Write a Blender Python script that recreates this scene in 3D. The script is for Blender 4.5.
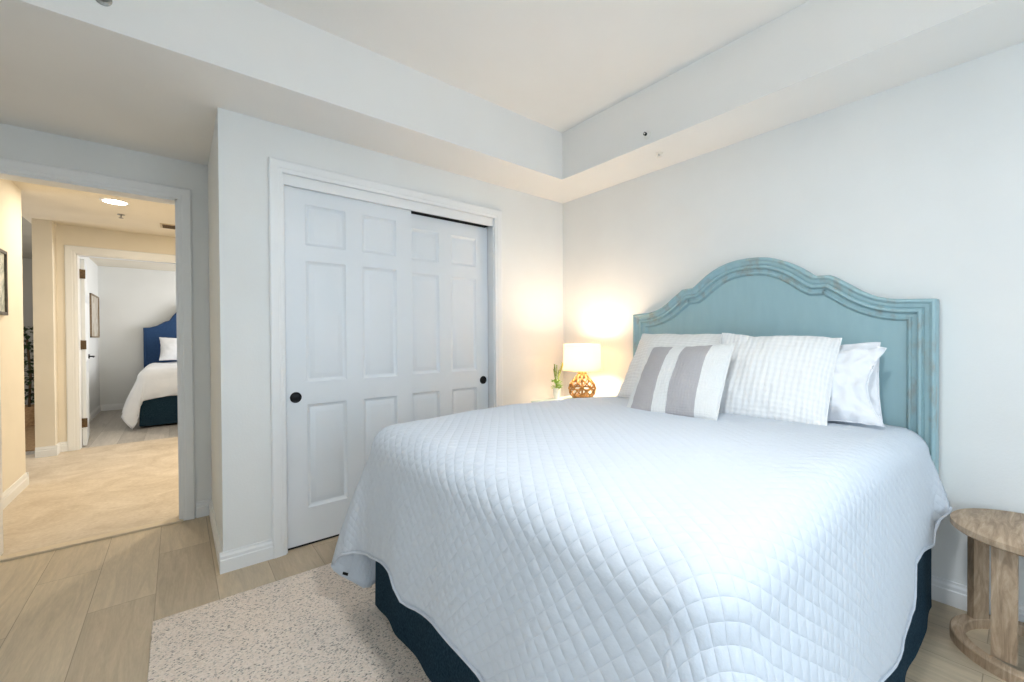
import bpy, bmesh, math, random
from mathutils import Vector, Matrix, noise

# ---------------------------------------------------------------- clear
for o in list(bpy.data.objects):
    bpy.data.objects.remove(o)
SC = bpy.context.scene
COL = SC.collection

# ---------------------------------------------------------------- camera
YAW, PITCH, ROLL = math.radians(51.205), math.radians(-0.533), math.radians(-0.325)
CAM_H = 1.2
fw = Vector((math.cos(YAW), math.sin(YAW), 0)); rt = Vector((math.sin(YAW), -math.cos(YAW), 0)); up = Vector((0, 0, 1))
fw2 = fw * math.cos(PITCH) + up * math.sin(PITCH)
up2 = -fw * math.sin(PITCH) + up * math.cos(PITCH)
rt3 = rt * math.cos(ROLL) + up2 * math.sin(ROLL)
up3 = -rt * math.sin(ROLL) + up2 * math.cos(ROLL)
cd = bpy.data.cameras.new('camera'); cam = bpy.data.objects.new('camera', cd); COL.objects.link(cam)
cam.matrix_world = Matrix(((rt3.x, up3.x, -fw2.x, 0), (rt3.y, up3.y, -fw2.y, 0), (rt3.z, up3.z, -fw2.z, CAM_H), (0, 0, 0, 1)))
cd.sensor_fit = 'HORIZONTAL'; cd.sensor_width = 36.0; cd.lens = 36.0 * 416.56 / 1024; cd.clip_start = 0.02
SC.camera = cam

# ---------------------------------------------------------------- world, exposure, large lights
w = bpy.data.worlds.new('world'); SC.world = w; w.use_nodes = True
bg = w.node_tree.nodes['Background']; bg.inputs[0].default_value = (0.7, 0.86, 1.0, 1); bg.inputs[1].default_value = 1.0
vs = SC.view_settings
vs.view_transform = 'Standard'; vs.look = 'None'; vs.gamma = 1.0; vs.exposure = 0.36; vs.use_curve_mapping = False


def area(name, loc, rot, sx, sy, energy, col):
    l = bpy.data.lights.new(name, 'AREA'); l.shape = 'RECTANGLE'; l.size = sx; l.size_y = sy
    l.energy = energy; l.color = col
    o = bpy.data.objects.new(name, l); o.location = loc; o.rotation_euler = rot; COL.objects.link(o)
    return o


R = math.radians
# area lamps added as daylight from unseen openings right of and behind the camera
area('unseen_window_daylight', (1.05, -1.93, 1.25), (R(90), 0, 0), 2.1, 1.7, 18, (0.75, 0.88, 1.0))
area('added_rear_daylight', (-1.03, -0.55, 1.2), (R(90), 0, R(-90)), 1.7, 2.0, 6, (0.90, 0.95, 1.0))
# fill lamps added to brighten the far bedroom and living room; no window there
area('far_bedroom_fill', (2.25, 8.2, 1.3), (R(90), 0, R(90)), 1.6, 1.5, 48, (0.98, 0.98, 1.0))
area('living_fill', (-3.9, 6.5, 1.3), (R(90), 0, R(-90)), 1.2, 1.2, 40, (0.95, 0.97, 1.0))

# ---------------------------------------------------------------- materials


def new_mat(name):
    m = bpy.data.materials.new(name); m.use_nodes = True
    nt = m.node_tree; b = nt.nodes['Principled BSDF']
    return m, nt, b


def N(nt, t, **k):
    n = nt.nodes.new(t)
    for a, v in k.items():
        if a.startswith('i_'):
            n.inputs[a[2:].replace('_', ' ')].default_value = v
        else:
            setattr(n, a, v)
    return n


def lin(c):
    return tuple(((x / 255) / 12.92 if x / 255 <= 0.04045 else ((x / 255 + 0.055) / 1.055) ** 2.4) for x in c) + (1,)


def mat_noise(name, c1, c2, scale=20, rough=0.6, bump=0.0, bscale=None, stretch=(1, 1, 1), metal=0.0, spec=0.5, detail=4, ramp=(0.35, 0.65)):
    m, nt, b = new_mat(name)
    tc = N(nt, 'ShaderNodeTexCoord'); mp = N(nt, 'ShaderNodeMapping'); mp.inputs['Scale'].default_value = stretch
    nt.links.new(tc.outputs['Object'], mp.inputs['Vector'])
    nz = N(nt, 'ShaderNodeTexNoise'); nz.inputs['Scale'].default_value = scale; nz.inputs['Detail'].default_value = detail
    nt.links.new(mp.outputs[0], nz.inputs['Vector'])
    cr = N(nt, 'ShaderNodeValToRGB'); cr.color_ramp.elements[0].position = ramp[0]; cr.color_ramp.elements[1].position = ramp[1]
    cr.color_ramp.elements[0].color = c1 if len(c1) == 4 else lin(c1); cr.color_ramp.elements[1].color = c2 if len(c2) == 4 else lin(c2)
    nt.links.new(nz.outputs['Fac'], cr.inputs['Fac']); nt.links.new(cr.outputs['Color'], b.inputs['Base Color'])
    b.inputs['Roughness'].default_value = rough; b.inputs['Metallic'].default_value = metal
    b.inputs['Specular IOR Level'].default_value = spec
    if bump:
        nb = N(nt, 'ShaderNodeTexNoise'); nb.inputs['Scale'].default_value = bscale or scale * 3; nb.inputs['Detail'].default_value = 3
        nt.links.new(mp.outputs[0], nb.inputs['Vector'])
        bp = N(nt, 'ShaderNodeBump'); bp.inputs['Strength'].default_value = bump; bp.inputs['Distance'].default_value = 0.01
        nt.links.new(nb.outputs['Fac'], bp.inputs['Height']); nt.links.new(bp.outputs[0], b.inputs['Normal'])
    return m


M = {}
M['wall'] = mat_noise('wall_paint', (229, 231, 230), (232, 234, 233), 3, 0.85, 0.06, 120)
M['hallwall'] = mat_noise('hall_paint', (228, 220, 204), (232, 224, 208), 3, 0.85, 0.05, 120)
M['ceil'] = mat_noise('ceiling_paint', (238, 237, 234), (240, 239, 236), 3, 0.9, 0.05, 90)
M['trim'] = mat_noise('trim_gloss', (232, 234, 235), (236, 238, 239), 2, 0.35)
M['door'] = mat_noise('door_paint', (222, 228, 233), (226, 231, 236), 2, 0.38)
M['black'] = mat_noise('black_metal', (14, 15, 18), (26, 27, 30), 30, 0.35, metal=0.6)
M['dark'] = mat_noise('dark_gap', (26, 26, 28), (32, 32, 34), 10, 0.9)
M['bronze'] = mat_noise('bronze_hinge', (86, 70, 52), (112, 92, 68), 60, 0.4, metal=0.7)
M['skirt'] = mat_noise('navy_skirt', (30, 58, 78), (62, 92, 110), 220, 0.9, 0.35, 400, (1, 1, 0.5), spec=0.2)
M['navy'] = mat_noise('blue_upholstery', (40, 66, 104), (52, 80, 120), 90, 0.85, 0.2, 300, spec=0.2)
M['mattress'] = mat_noise('mattress_cloth', (225, 226, 228), (232, 233, 235), 10, 0.9)
M['linen'] = mat_noise('white_linen', (232, 235, 240), (238, 240, 244), 8, 0.92, 0.25, 18, spec=0.15)
M['potwhite'] = mat_noise('white_ceramic', (226, 224, 216), (234, 232, 226), 20, 0.4)
M['leaf'] = mat_noise('leaf_green', (96, 150, 44), (150, 190, 70), 60, 0.6)
M['stem'] = mat_noise('sprig_green', (120, 134, 66), (160, 166, 92), 60, 0.7)
M['darkleaf'] = mat_noise('dark_leaf', (28, 50, 24), (60, 88, 40), 12, 0.5)
M['rattan'] = mat_noise('rattan_rope', (146, 102, 50), (184, 138, 76), 120, 0.7, 0.6, 400)
M['ntable'] = mat_noise('aqua_wash_paint', (188, 206, 202), (208, 220, 214), 14, 0.5)
M['vent'] = mat_noise('vent_paint', (196, 180, 150), (204, 188, 158), 9, 0.6)
M['jute'] = mat_noise('jute_weave', (160, 128, 92), (186, 154, 114), 40, 0.9, 0.4, 200)
M['steel'] = mat_noise('sprinkler_steel', (120, 118, 114), (160, 158, 152), 60, 0.35, metal=0.8)
M['sill'] = mat_noise('threshold_vinyl', (206, 190, 164), (214, 198, 172), 30, 0.5)


def emis(name, col, strength):
    m, nt, b = new_mat(name)
    b.inputs['Base Color'].default_value = col; b.inputs['Emission Color'].default_value = col
    b.inputs['Emission Strength'].default_value = strength
    return m


M['downlight'] = emis('downlight_lens', (1, 0.93, 0.8, 1), 14)
M['bulb'] = emis('bulb_glow', (1, 0.78, 0.5, 1), 25)


def shade_mat():
    m, nt, b = new_mat('lampshade_linen')
    nt.nodes.remove(b); out = nt.nodes['Material Output']
    d = N(nt, 'ShaderNodeBsdfDiffuse'); d.inputs[0].default_value = (0.86, 0.82, 0.76, 1)
    t = N(nt, 'ShaderNodeBsdfTranslucent'); t.inputs[0].default_value = (0.80, 0.66, 0.48, 1)
    mx = N(nt, 'ShaderNodeMixShader'); mx.inputs[0].default_value = 0.55
    nt.links.new(d.outputs[0], mx.inputs[1]); nt.links.new(t.outputs[0], mx.inputs[2]); nt.links.new(mx.outputs[0], out.inputs[0])
    return m


M['shade'] = shade_mat()


def floor_mat(name, ca, cb, cm, wood=True):
    m, nt, b = new_mat(name)
    tc = N(nt, 'ShaderNodeTexCoord'); mp = N(nt, 'ShaderNodeMapping')
    mp.inputs['Rotation'].default_value = (0, 0, R(90)); mp.inputs['Location'].default_value = (0.10, 0.09, 0)
    nt.links.new(tc.outputs['Object'], mp.inputs['Vector'])
    br = N(nt, 'ShaderNodeTexBrick'); br.offset = 0.37; br.offset_frequency = 2
    br.inputs['Color1'].default_value = lin(ca); br.inputs['Color2'].default_value = lin(cb); br.inputs['Mortar'].default_value = lin(cm)
    br.inputs['Scale'].default_value = 1.0; br.inputs['Mortar Size'].default_value = 0.0016; br.inputs['Brick Width'].default_value = 1.24
    br.inputs['Row Height'].default_value = 0.23; br.inputs['Bias'].default_value = 0.0; br.inputs['Mortar Smooth'].default_value = 0.2
    nt.links.new(mp.outputs[0], br.inputs['Vector'])
    # grain stretched along the boards
    m2 = N(nt, 'ShaderNodeMapping'); m2.inputs['Scale'].default_value = (9, 0.9, 1)
    nt.links.new(tc.outputs['Object'], m2.inputs['Vector'])
    addv = N(nt, 'ShaderNodeVectorMath', operation='ADD')
    sc = N(nt, 'ShaderNodeVectorMath', operation='SCALE'); sc.inputs['Scale'].default_value = 13.0
    nt.links.new(br.outputs['Color'], sc.inputs[0]); nt.links.new(m2.outputs[0], addv.inputs[0]); nt.links.new(sc.outputs[0], addv.inputs[1])
    nz = N(nt, 'ShaderNodeTexNoise'); nz.inputs['Scale'].default_value = 2.2; nz.inputs['Detail'].default_value = 7; nz.inputs['Roughness'].default_value = 0.65
    nz.inputs['Distortion'].default_value = 1.2
    nt.links.new(addv.outputs[0], nz.inputs['Vector'])
    m3 = N(nt, 'ShaderNodeMapping'); m3.inputs['Scale'].default_value = (60, 7, 1)
    nt.links.new(tc.outputs['Object'], m3.inputs['Vector'])
    nf = N(nt, 'ShaderNodeTexNoise'); nf.inputs['Scale'].default_value = 3; nf.inputs['Detail'].default_value = 4
    nt.links.new(m3.outputs[0], nf.inputs['Vector'])
    mr = N(nt, 'ShaderNodeMapRange'); mr.inputs['From Min'].default_value = 0.3; mr.inputs['From Max'].default_value = 0.7
    mr.inputs['To Min'].default_value = 0.80; mr.inputs['To Max'].default_value = 1.10
    nt.links.new(nz.outputs['Fac'], mr.inputs['Value'])
    mr2 = N(nt, 'ShaderNodeMapRange'); mr2.inputs['To Min'].default_value = 0.86; mr2.inputs['To Max'].default_value = 1.12
    nt.links.new(nf.outputs['Fac'], mr2.inputs['Value'])
    mu = N(nt, 'ShaderNodeMath', operation='MULTIPLY'); nt.links.new(mr.outputs[0], mu.inputs[0]); nt.links.new(mr2.outputs[0], mu.inputs[1])
    hv = N(nt, 'ShaderNodeVectorMath', operation='SCALE'); nt.links.new(br.outputs['Color'], hv.inputs[0]); nt.links.new(mu.outputs[0], hv.inputs['Scale'])
    nt.links.new(hv.outputs[0], b.inputs['Base Color'])
    b.inputs['Roughness'].default_value = 0.42; b.inputs['Specular IOR Level'].default_value = 0.45
    bp = N(nt, 'ShaderNodeBump'); bp.inputs['Strength'].default_value = 0.12; bp.inputs['Distance'].default_value = 0.004
    nt.links.new(nf.outputs['Fac'], bp.inputs['Height']); nt.links.new(bp.outputs[0], b.inputs['Normal'])
    return m


M['floor'] = floor_mat('oak_vinyl_planks', (182, 166, 142), (200, 184, 158), (150, 136, 116))
M['farfloor'] = floor_mat('grey_vinyl_planks', (168, 162, 154), (188, 182, 174), (130, 124, 116))


def hallfloor_mat():
    m, nt, b = new_mat('hall_mottled_floor')
    tc = N(nt, 'ShaderNodeTexCoord')
    a = N(nt, 'ShaderNodeTexNoise'); a.inputs['Scale'].default_value = 3.2; a.inputs['Detail'].default_value = 8; a.inputs['Roughness'].default_value = 0.7; a.inputs['Distortion'].default_value = 0.8
    c = N(nt, 'ShaderNodeTexNoise'); c.inputs['Scale'].default_value = 45; c.inputs['Detail'].default_value = 4
    nt.links.new(tc.outputs['Object'], a.inputs['Vector']); nt.links.new(tc.outputs['Object'], c.inputs['Vector'])
    ad = N(nt, 'ShaderNodeMath', operation='ADD'); nt.links.new(a.outputs['Fac'], ad.inputs[0])
    ml = N(nt, 'ShaderNodeMath', operation='MULTIPLY'); ml.inputs[1].default_value = 0.4; nt.links.new(c.outputs['Fac'], ml.inputs[0]); nt.links.new(ml.outputs[0], ad.inputs[1])
    cr = N(nt, 'ShaderNodeValToRGB'); e = cr.color_ramp.elements; e[0].position = 0.5; e[0].color = lin((186, 170, 148)); e[1].position = 0.9; e[1].color = lin((218, 206, 188))
    nt.links.new(ad.outputs[0], cr.inputs['Fac']); nt.links.new(cr.outputs['Color'], b.inputs['Base Color'])
    b.inputs['Roughness'].default_value = 0.55
    return m


M['hallfloor'] = hallfloor_mat()


def rug_mat():
    m, nt, b = new_mat('flecked_rug')
    tc = N(nt, 'ShaderNodeTexCoord')
    mp = N(nt, 'ShaderNodeMapping'); mp.inputs['Scale'].default_value = (1, 1.8, 1); nt.links.new(tc.outputs['Object'], mp.inputs['Vector'])
    v = N(nt, 'ShaderNodeTexVoronoi'); v.inputs['Scale'].default_value = 150
    nt.links.new(mp.outputs[0], v.inputs['Vector'])
    sep = N(nt, 'ShaderNodeSeparateColor'); nt.links.new(v.outputs['Color'], sep.inputs[0])
    cr = N(nt, 'ShaderNodeValToRGB'); cr.color_ramp.interpolation = 'CONSTANT'
    e = cr.color_ramp.elements; e[0].position = 0; e[0].color = lin((160, 148, 136)); e[1].position = 0.07; e[1].color = lin((204, 194, 182))
    for p, c in ((0.17, (240, 225, 211)), (0.5, (250, 237, 224)), (0.8, (242, 227, 212))):
        x = e.new(p); x.color = lin(c)
    nt.links.new(sep.outputs[0], cr.inputs['Fac']); nt.links.new(cr.outputs['Color'], b.inputs['Base Color'])
    b.inputs['Roughness'].default_value = 0.95; b.inputs['Specular IOR Level'].default_value = 0.1
    bp = N(nt, 'ShaderNodeBump'); bp.inputs['Strength'].default_value = 0.8; bp.inputs['Distance'].default_value = 0.006; bp.invert = True
    nt.links.new(v.outputs['Distance'], bp.inputs['Height']); nt.links.new(bp.outputs[0], b.inputs['Normal'])
    return m


M['rug'] = rug_mat()


def hb_mat(name, wear):
    m, nt, b = new_mat(name)
    tc = N(nt, 'ShaderNodeTexCoord'); mp = N(nt, 'ShaderNodeMapping'); mp.inputs['Scale'].default_value = (1, 5, 1.2)
    nt.links.new(tc.outputs['Object'], mp.inputs['Vector'])
    nz = N(nt, 'ShaderNodeTexNoise'); nz.inputs['Scale'].default_value = 5; nz.inputs['Detail'].default_value = 6
    nt.links.new(mp.outputs[0], nz.inputs['Vector'])
    cr = N(nt, 'ShaderNodeValToRGB'); e = cr.color_ramp.elements
    e[0].position = 0.2; e[0].color = lin((148, 181, 189)); e[1].position = 0.8; e[1].color = lin((156, 188, 195))
    nt.links.new(nz.outputs['Fac'], cr.inputs['Fac'])
    mw = N(nt, 'ShaderNodeMapping'); mw.inputs['Scale'].default_value = (1, 1, 0.5)
    wn = N(nt, 'ShaderNodeTexNoise'); wn.inputs['Scale'].default_value = 22; wn.inputs['Detail'].default_value = 6
    nt.links.new(tc.outputs['Object'], mw.inputs['Vector']); nt.links.new(mw.outputs[0], wn.inputs['Vector'])
    w2 = N(nt, 'ShaderNodeValToRGB'); w2.color_ramp.elements[0].position = 0.50; w2.color_ramp.elements[1].position = 0.68
    nt.links.new(wn.outputs['Fac'], w2.inputs['Fac'])
    f = N(nt, 'ShaderNodeMath', operation='MULTIPLY'); f.inputs[1].default_value = wear; nt.links.new(w2.outputs['Color'], f.inputs[0])
    mx = N(nt, 'ShaderNodeMix', data_type='RGBA'); mx.inputs[7].default_value = lin((150, 140, 128))
    nt.links.new(f.outputs[0], mx.inputs[0]); nt.links.new(cr.outputs['Color'], mx.inputs[6])
    nt.links.new(mx.outputs[2], b.inputs['Base Color'])
    b.inputs['Roughness'].default_value = 0.5
    return m


M['hb'] = hb_mat('aqua_chalk_paint_worn', 0.5)
M['hbp'] = hb_mat('aqua_chalk_paint', 0.03)


def stool_mat():
    m, nt, b = new_mat('reclaimed_wood')
    tc = N(nt, 'ShaderNodeTexCoord'); mp = N(nt, 'ShaderNodeMapping'); mp.inputs['Scale'].default_value = (2.5, 16, 2.5); mp.inputs['Rotation'].default_value = (0, 0, 0.35)
    nt.links.new(tc.outputs['Object'], mp.inputs['Vector'])
    nz = N(nt, 'ShaderNodeTexNoise'); nz.inputs['Scale'].default_value = 2.2; nz.inputs['Detail'].default_value = 9; nz.inputs['Roughness'].default_value = 0.7; nz.inputs['Distortion'].default_value = 1.0
    nt.links.new(mp.outputs[0], nz.inputs['Vector'])
    cr = N(nt, 'ShaderNodeValToRGB'); e = cr.color_ramp.elements
    e[0].position = 0.28; e[0].color = lin((124, 104, 84)); e[1].position = 0.72; e[1].color = lin((208, 188, 164))
    x = e.new(0.5); x.color = lin((176, 152, 126))
    nt.links.new(nz.outputs['Fac'], cr.inputs['Fac']); nt.links.new(cr.outputs['Color'], b.inputs['Base Color'])
    b.inputs['Roughness'].default_value = 0.6
    bp = N(nt, 'ShaderNodeBump'); bp.inputs['Strength'].default_value = 0.3; bp.inputs['Distance'].default_value = 0.004
    nt.links.new(nz.outputs['Fac'], bp.inputs['Height']); nt.links.new(bp.outputs[0], b.inputs['Normal'])
    return m


M['stool'] = stool_mat()


def quilt_mat(cell=0.034, name='quilted_cotton'):
    m, nt, b = new_mat(name)
    uv = N(nt, 'ShaderNodeUVMap'); uv.uv_map = 'UVMap'
    mp = N(nt, 'ShaderNodeMapping'); mp.inputs['Rotation'].default_value = (0, 0, R(38)); mp.inputs['Scale'].default_value = (1 / cell, 1 / cell, 1)
    nt.links.new(uv.outputs[0], mp.inputs['Vector'])
    sp = N(nt, 'ShaderNodeSeparateXYZ'); nt.links.new(mp.outputs[0], sp.inputs[0])
    hs = []
    for ax in (0, 1):
        f = N(nt, 'ShaderNodeMath', operation='FRACT'); nt.links.new(sp.outputs[ax], f.inputs[0])
        a = N(nt, 'ShaderNodeMath', operation='MULTIPLY'); a.inputs[1].default_value = math.pi; nt.links.new(f.outputs[0], a.inputs[0])
        s = N(nt, 'ShaderNodeMath', operation='SINE'); nt.links.new(a.outputs[0], s.inputs[0])
        p = N(nt, 'ShaderNodeMath', operation='POWER'); p.inputs[1].default_value = 0.5; nt.links.new(s.outputs[0], p.inputs[0])
        hs.append(p)
    mu = N(nt, 'ShaderNodeMath', operation='MULTIPLY'); nt.links.new(hs[0].outputs[0], mu.inputs[0]); nt.links.new(hs[1].outputs[0], mu.inputs[1])
    nz = N(nt, 'ShaderNodeTexNoise'); nz.inputs['Scale'].default_value = 120; nz.inputs['Detail'].default_value = 3
    nt.links.new(uv.outputs[0], nz.inputs['Vector'])
    ad = N(nt, 'ShaderNodeMath', operation='MULTIPLY_ADD'); ad.inputs[1].default_value = 0.30; nt.links.new(nz.outputs['Fac'], ad.inputs[0]); nt.links.new(mu.outputs[0], ad.inputs[2])
    bp = N(nt, 'ShaderNodeBump'); bp.inputs['Strength'].default_value = 0.55; bp.inputs['Distance'].default_value = 0.005
    nt.links.new(ad.outputs[0], bp.inputs['Height']); nt.links.new(bp.outputs[0], b.inputs['Normal'])
    b.inputs['Base Color'].default_value = lin((208, 216, 226)); b.inputs['Roughness'].default_value = 0.85
    b.inputs['Specular IOR Level'].default_value = 0.2
    return m


M['quilt'] = quilt_mat()
M['quiltedge'] = mat_noise('quilt_binding', (200, 207, 217), (208, 215, 225), 30, 0.9, spec=0.2)


def weave_mat(name, base, line, per, mode):
    """sham cloth: crinkled cotton with fine ribs. mode 0 = horizontal ribs, 1 = vertical ribs and rows, 2 = banded lumbar"""
    m, nt, b = new_mat(name)
    uv = N(nt, 'ShaderNodeUVMap'); uv.uv_map = 'UVMap'
    sp = N(nt, 'ShaderNodeSeparateXYZ'); nt.links.new(uv.outputs[0], sp.inputs[0])
    nz = N(nt, 'ShaderNodeTexNoise'); nz.inputs['Scale'].default_value = 26; nz.inputs['Detail'].default_value = 4
    mpn = N(nt, 'ShaderNodeMapping'); mpn.inputs['Scale'].default_value = (1, 2.5, 1) if mode == 0 else (2.5, 1, 1)
    nt.links.new(uv.outputs[0], mpn.inputs['Vector']); nt.links.new(mpn.outputs[0], nz.inputs['Vector'])
    def wave(ax, n):
        a = N(nt, 'ShaderNodeMath', operation='MULTIPLY_ADD'); a.inputs[1].default_value = n * 2 * math.pi
        nt.links.new(sp.outputs[ax], a.inputs[0])
        k = N(nt, 'ShaderNodeMath', operation='MULTIPLY'); k.inputs[1].default_value = 2.2; nt.links.new(nz.outputs['Fac'], k.inputs[0]); nt.links.new(k.outputs[0], a.inputs[2])
        s = N(nt, 'ShaderNodeMath', operation='SINE'); nt.links.new(a.outputs[0], s.inputs[0])
        return s
    w1 = wave(1 if mode == 0 else 0, per)
    w2_ = wave(0 if mode == 0 else 1, per * 0.8)
    k2 = N(nt, 'ShaderNodeMath', operation='MULTIPLY_ADD'); k2.inputs[1].default_value = 0.5; nt.links.new(w2_.outputs[0], k2.inputs[0]); nt.links.new(w1.outputs[0], k2.inputs[2])
    k3 = N(nt, 'ShaderNodeMath', operation='MULTIPLY_ADD'); k3.inputs[1].default_value = 1.6; nt.links.new(nz.outputs['Fac'], k3.inputs[0]); nt.links.new(k2.outputs[0], k3.inputs[2])
    bp = N(nt, 'ShaderNodeBump'); bp.inputs['Strength'].default_value = 0.3; bp.inputs['Distance'].default_value = 0.004
    nt.links.new(k3.outputs[0], bp.inputs['Height']); nt.links.new(bp.outputs[0], b.inputs['Normal'])
    if mode == 2:
        cr = N(nt, 'ShaderNodeValToRGB'); cr.color_ramp.interpolation = 'CONSTANT'
        e = cr.color_ramp.elements; e[0].position = 0; e[0].color = lin(base)
        bands = [(0.12, line), (0.37, base), (0.50, line), (0.74, base)]
        e[1].position = bands[0][0]; e[1].color = lin(bands[0][1])
        for p, c in bands[1:]:
            x = e.new(p); x.color = lin(c)
        nt.links.new(sp.outputs[0], cr.inputs['Fac']); nt.links.new(cr.outputs['Color'], b.inputs['Base Color'])
    else:
        mr = N(nt, 'ShaderNodeMapRange'); mr.inputs['From Min'].default_value = -1.2; mr.inputs['From Max'].default_value = 1.2
        nt.links.new(k2.outputs[0], mr.inputs['Value'])
        mx = N(nt, 'ShaderNodeMix', data_type='RGBA'); mx.inputs[6].default_value = lin(line); mx.inputs[7].default_value = lin(base)
        nt.links.new(mr.outputs[0], mx.inputs[0]); nt.links.new(mx.outputs[2], b.inputs['Base Color'])
    b.inputs['Roughness'].default_value = 0.9; b.inputs['Specular IOR Level'].default_value = 0.15
    return m


M['sham_h'] = weave_mat('ribbed_sham_cloth', (238, 239, 238), (228, 229, 228), 26, 0)
M['sham_v'] = weave_mat('pleated_sham_cloth', (240, 241, 241), (231, 233, 234), 24, 1)
M['band'] = weave_mat('banded_pillow_cloth', (228, 230, 230), (178, 176, 179), 40, 2)


def art_mat(name, c1, c2, c3, scale):
    m, nt, b = new_mat(name)
    tc = N(nt, 'ShaderNodeTexCoord')
    nz = N(nt, 'ShaderNodeTexNoise'); nz.inputs['Scale'].default_value = scale; nz.inputs['Detail'].default_value = 3; nz.inputs['Distortion'].default_value = 1.5
    nt.links.new(tc.outputs['Object'], nz.inputs['Vector'])
    cr = N(nt, 'ShaderNodeValToRGB'); e = cr.color_ramp.elements
    e[0].position = 0.35; e[0].color = lin(c1); e[1].position = 0.65; e[1].color = lin(c3); x = e.new(0.5); x.color = lin(c2)
    nt.links.new(nz.outputs['Fac'], cr.inputs['Fac']); nt.links.new(cr.outputs['Color'], b.inputs['Base Color']); b.inputs['Roughness'].default_value = 0.3
    return m


M['art'] = art_mat('pale_print', (150, 160, 150), (206, 210, 200), (226, 226, 214), 9)
M['art2'] = art_mat('beige_print', (170, 150, 118), (206, 198, 184), (226, 222, 212), 4)
M['frame'] = mat_noise('dark_frame', (70, 66, 58), (92, 86, 76), 40, 0.4)
M['frame2'] = mat_noise('bronze_frame', (120, 100, 74), (146, 124, 94), 40, 0.4)
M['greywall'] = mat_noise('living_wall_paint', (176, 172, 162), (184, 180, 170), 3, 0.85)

# ---------------------------------------------------------------- mesh helpers


def link_bm(name, bm, mat, parent=None, smooth=True, angle=40):
    me = bpy.data.meshes.new(name)
    bmesh.ops.recalc_face_normals(bm, faces=bm.faces[:])
    bm.to_mesh(me); bm.free()
    o = bpy.data.objects.new(name, me); COL.objects.link(o)
    me.materials.append(mat)
    if smooth:
        me.polygons.foreach_set('use_smooth', [True] * len(me.polygons))
        if angle:
            me.set_sharp_from_angle(angle=R(angle))
    if parent:
        o.parent = parent
        o.matrix_parent_inverse = Matrix.Translation(-parent.location) @ Matrix.Identity(4) if parent.type == 'EMPTY' else Matrix.Identity(4)
    return o


def box(bm, x0, x1, y0, y1, z0, z1, bev=0.0, mtx=None):
    b2 = bmesh.new()
    vs_ = [b2.verts.new((x, y, z)) for x in (x0, x1) for y in (y0, y1) for z in (z0, z1)]
    for f in ((0, 1, 3, 2), (4, 6, 7, 5), (0, 4, 5, 1), (2, 3, 7, 6), (0, 2, 6, 4), (1, 5, 7, 3)):
        b2.faces.new([vs_[i] for i in f])
    if bev:
        bmesh.ops.bevel(b2, geom=b2.edges[:], offset=bev, segments=2, profile=0.7, affect='EDGES')
    if mtx:
        bmesh.ops.transform(b2, matrix=mtx, verts=b2.verts[:])
    merge(bm, b2)


def merge(bm, b2):
    mp = {}
    for v in b2.verts:
        mp[v] = bm.verts.new(v.co)
    for f in b2.faces:
        try:
            bm.faces.new([mp[v] for v in f.verts])
        except ValueError:
            pass
    b2.free()


def lathe(bm, prof, cx, cy, cz, n=32, mtx=None):
    rings = []
    for r, z in prof:
        if r < 1e-5:
            rings.append([bm.verts.new((cx, cy, cz + z))])
        else:
            rings.append([bm.verts.new((cx + r * math.cos(2 * math.pi * i / n), cy + r * math.sin(2 * math.pi * i / n), cz + z)) for i in range(n)])
    if mtx:
        for rg in rings:
            for v in rg:
                v.co = mtx @ v.co
    for a, b in zip(rings, rings[1:]):
        for i in range(n):
            j = (i + 1) % n
            if len(a) == 1 and len(b) == 1:
                continue
            if len(a) == 1:
                bm.faces.new((a[0], b[i], b[j]))
            elif len(b) == 1:
                bm.faces.new((a[i], b[0], a[j]))
            else:
                bm.faces.new((a[i], a[j], b[j], b[i]))


def tube(bm, pts, rad, n=8, closed=False, cap=True):
    pts = [Vector(p) for p in pts]; L = len(pts); rings = []
    prev = None
    for i, p in enumerate(pts):
        if closed:
            t = (pts[(i + 1) % L] - pts[i - 1]).normalized()
        else:
            t = (pts[min(i + 1, L - 1)] - pts[max(i - 1, 0)]).normalized()
        ref = prev if prev is not None else (Vector((0, 0, 1)) if abs(t.z) < 0.9 else Vector((1, 0, 0)))
        u = (ref - t * ref.dot(t)).normalized(); v = t.cross(u); prev = u
        r = rad[i] if isinstance(rad, (list, tuple)) else rad
        rings.append([bm.verts.new(p + (u * math.cos(2 * math.pi * k / n) + v * math.sin(2 * math.pi * k / n)) * r) for k in range(n)])
    rng = range(L) if closed else range(L - 1)
    for i in rng:
        a, b = rings[i], rings[(i + 1) % L]
        for k in range(n):
            bm.faces.new((a[k], a[(k + 1) % n], b[(k + 1) % n], b[k]))
    if cap and not closed:
        bm.faces.new(rings[0]); bm.faces.new(rings[-1][::-1])


def empty(name, loc, label, cat, group=None):
    o = bpy.data.objects.new(name, None); COL.objects.link(o); o.location = loc; o.empty_display_size = 0.1
    tag(o, label, cat, group)
    return o


def tag(o, label, cat, group=None):
    o['label'] = label; o['category'] = cat
    if group:
        o['group'] = group
    return o


def struct(name, bm, mat, label=None, smooth=False, parent=None):
    o = link_bm(name, bm, mat, parent, smooth, 35)
    if parent is None:
        o['kind'] = 'structure'
    if label:
        o['label'] = label
    return o


# ================================================================= SETTING
XB, YA, YD, XR = 2.67, 2.594, 3.508, 0.173
XL, YR = -1.0, -1.9
ZS, ZT = 2.378, 2.727
T = 0.12

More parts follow.
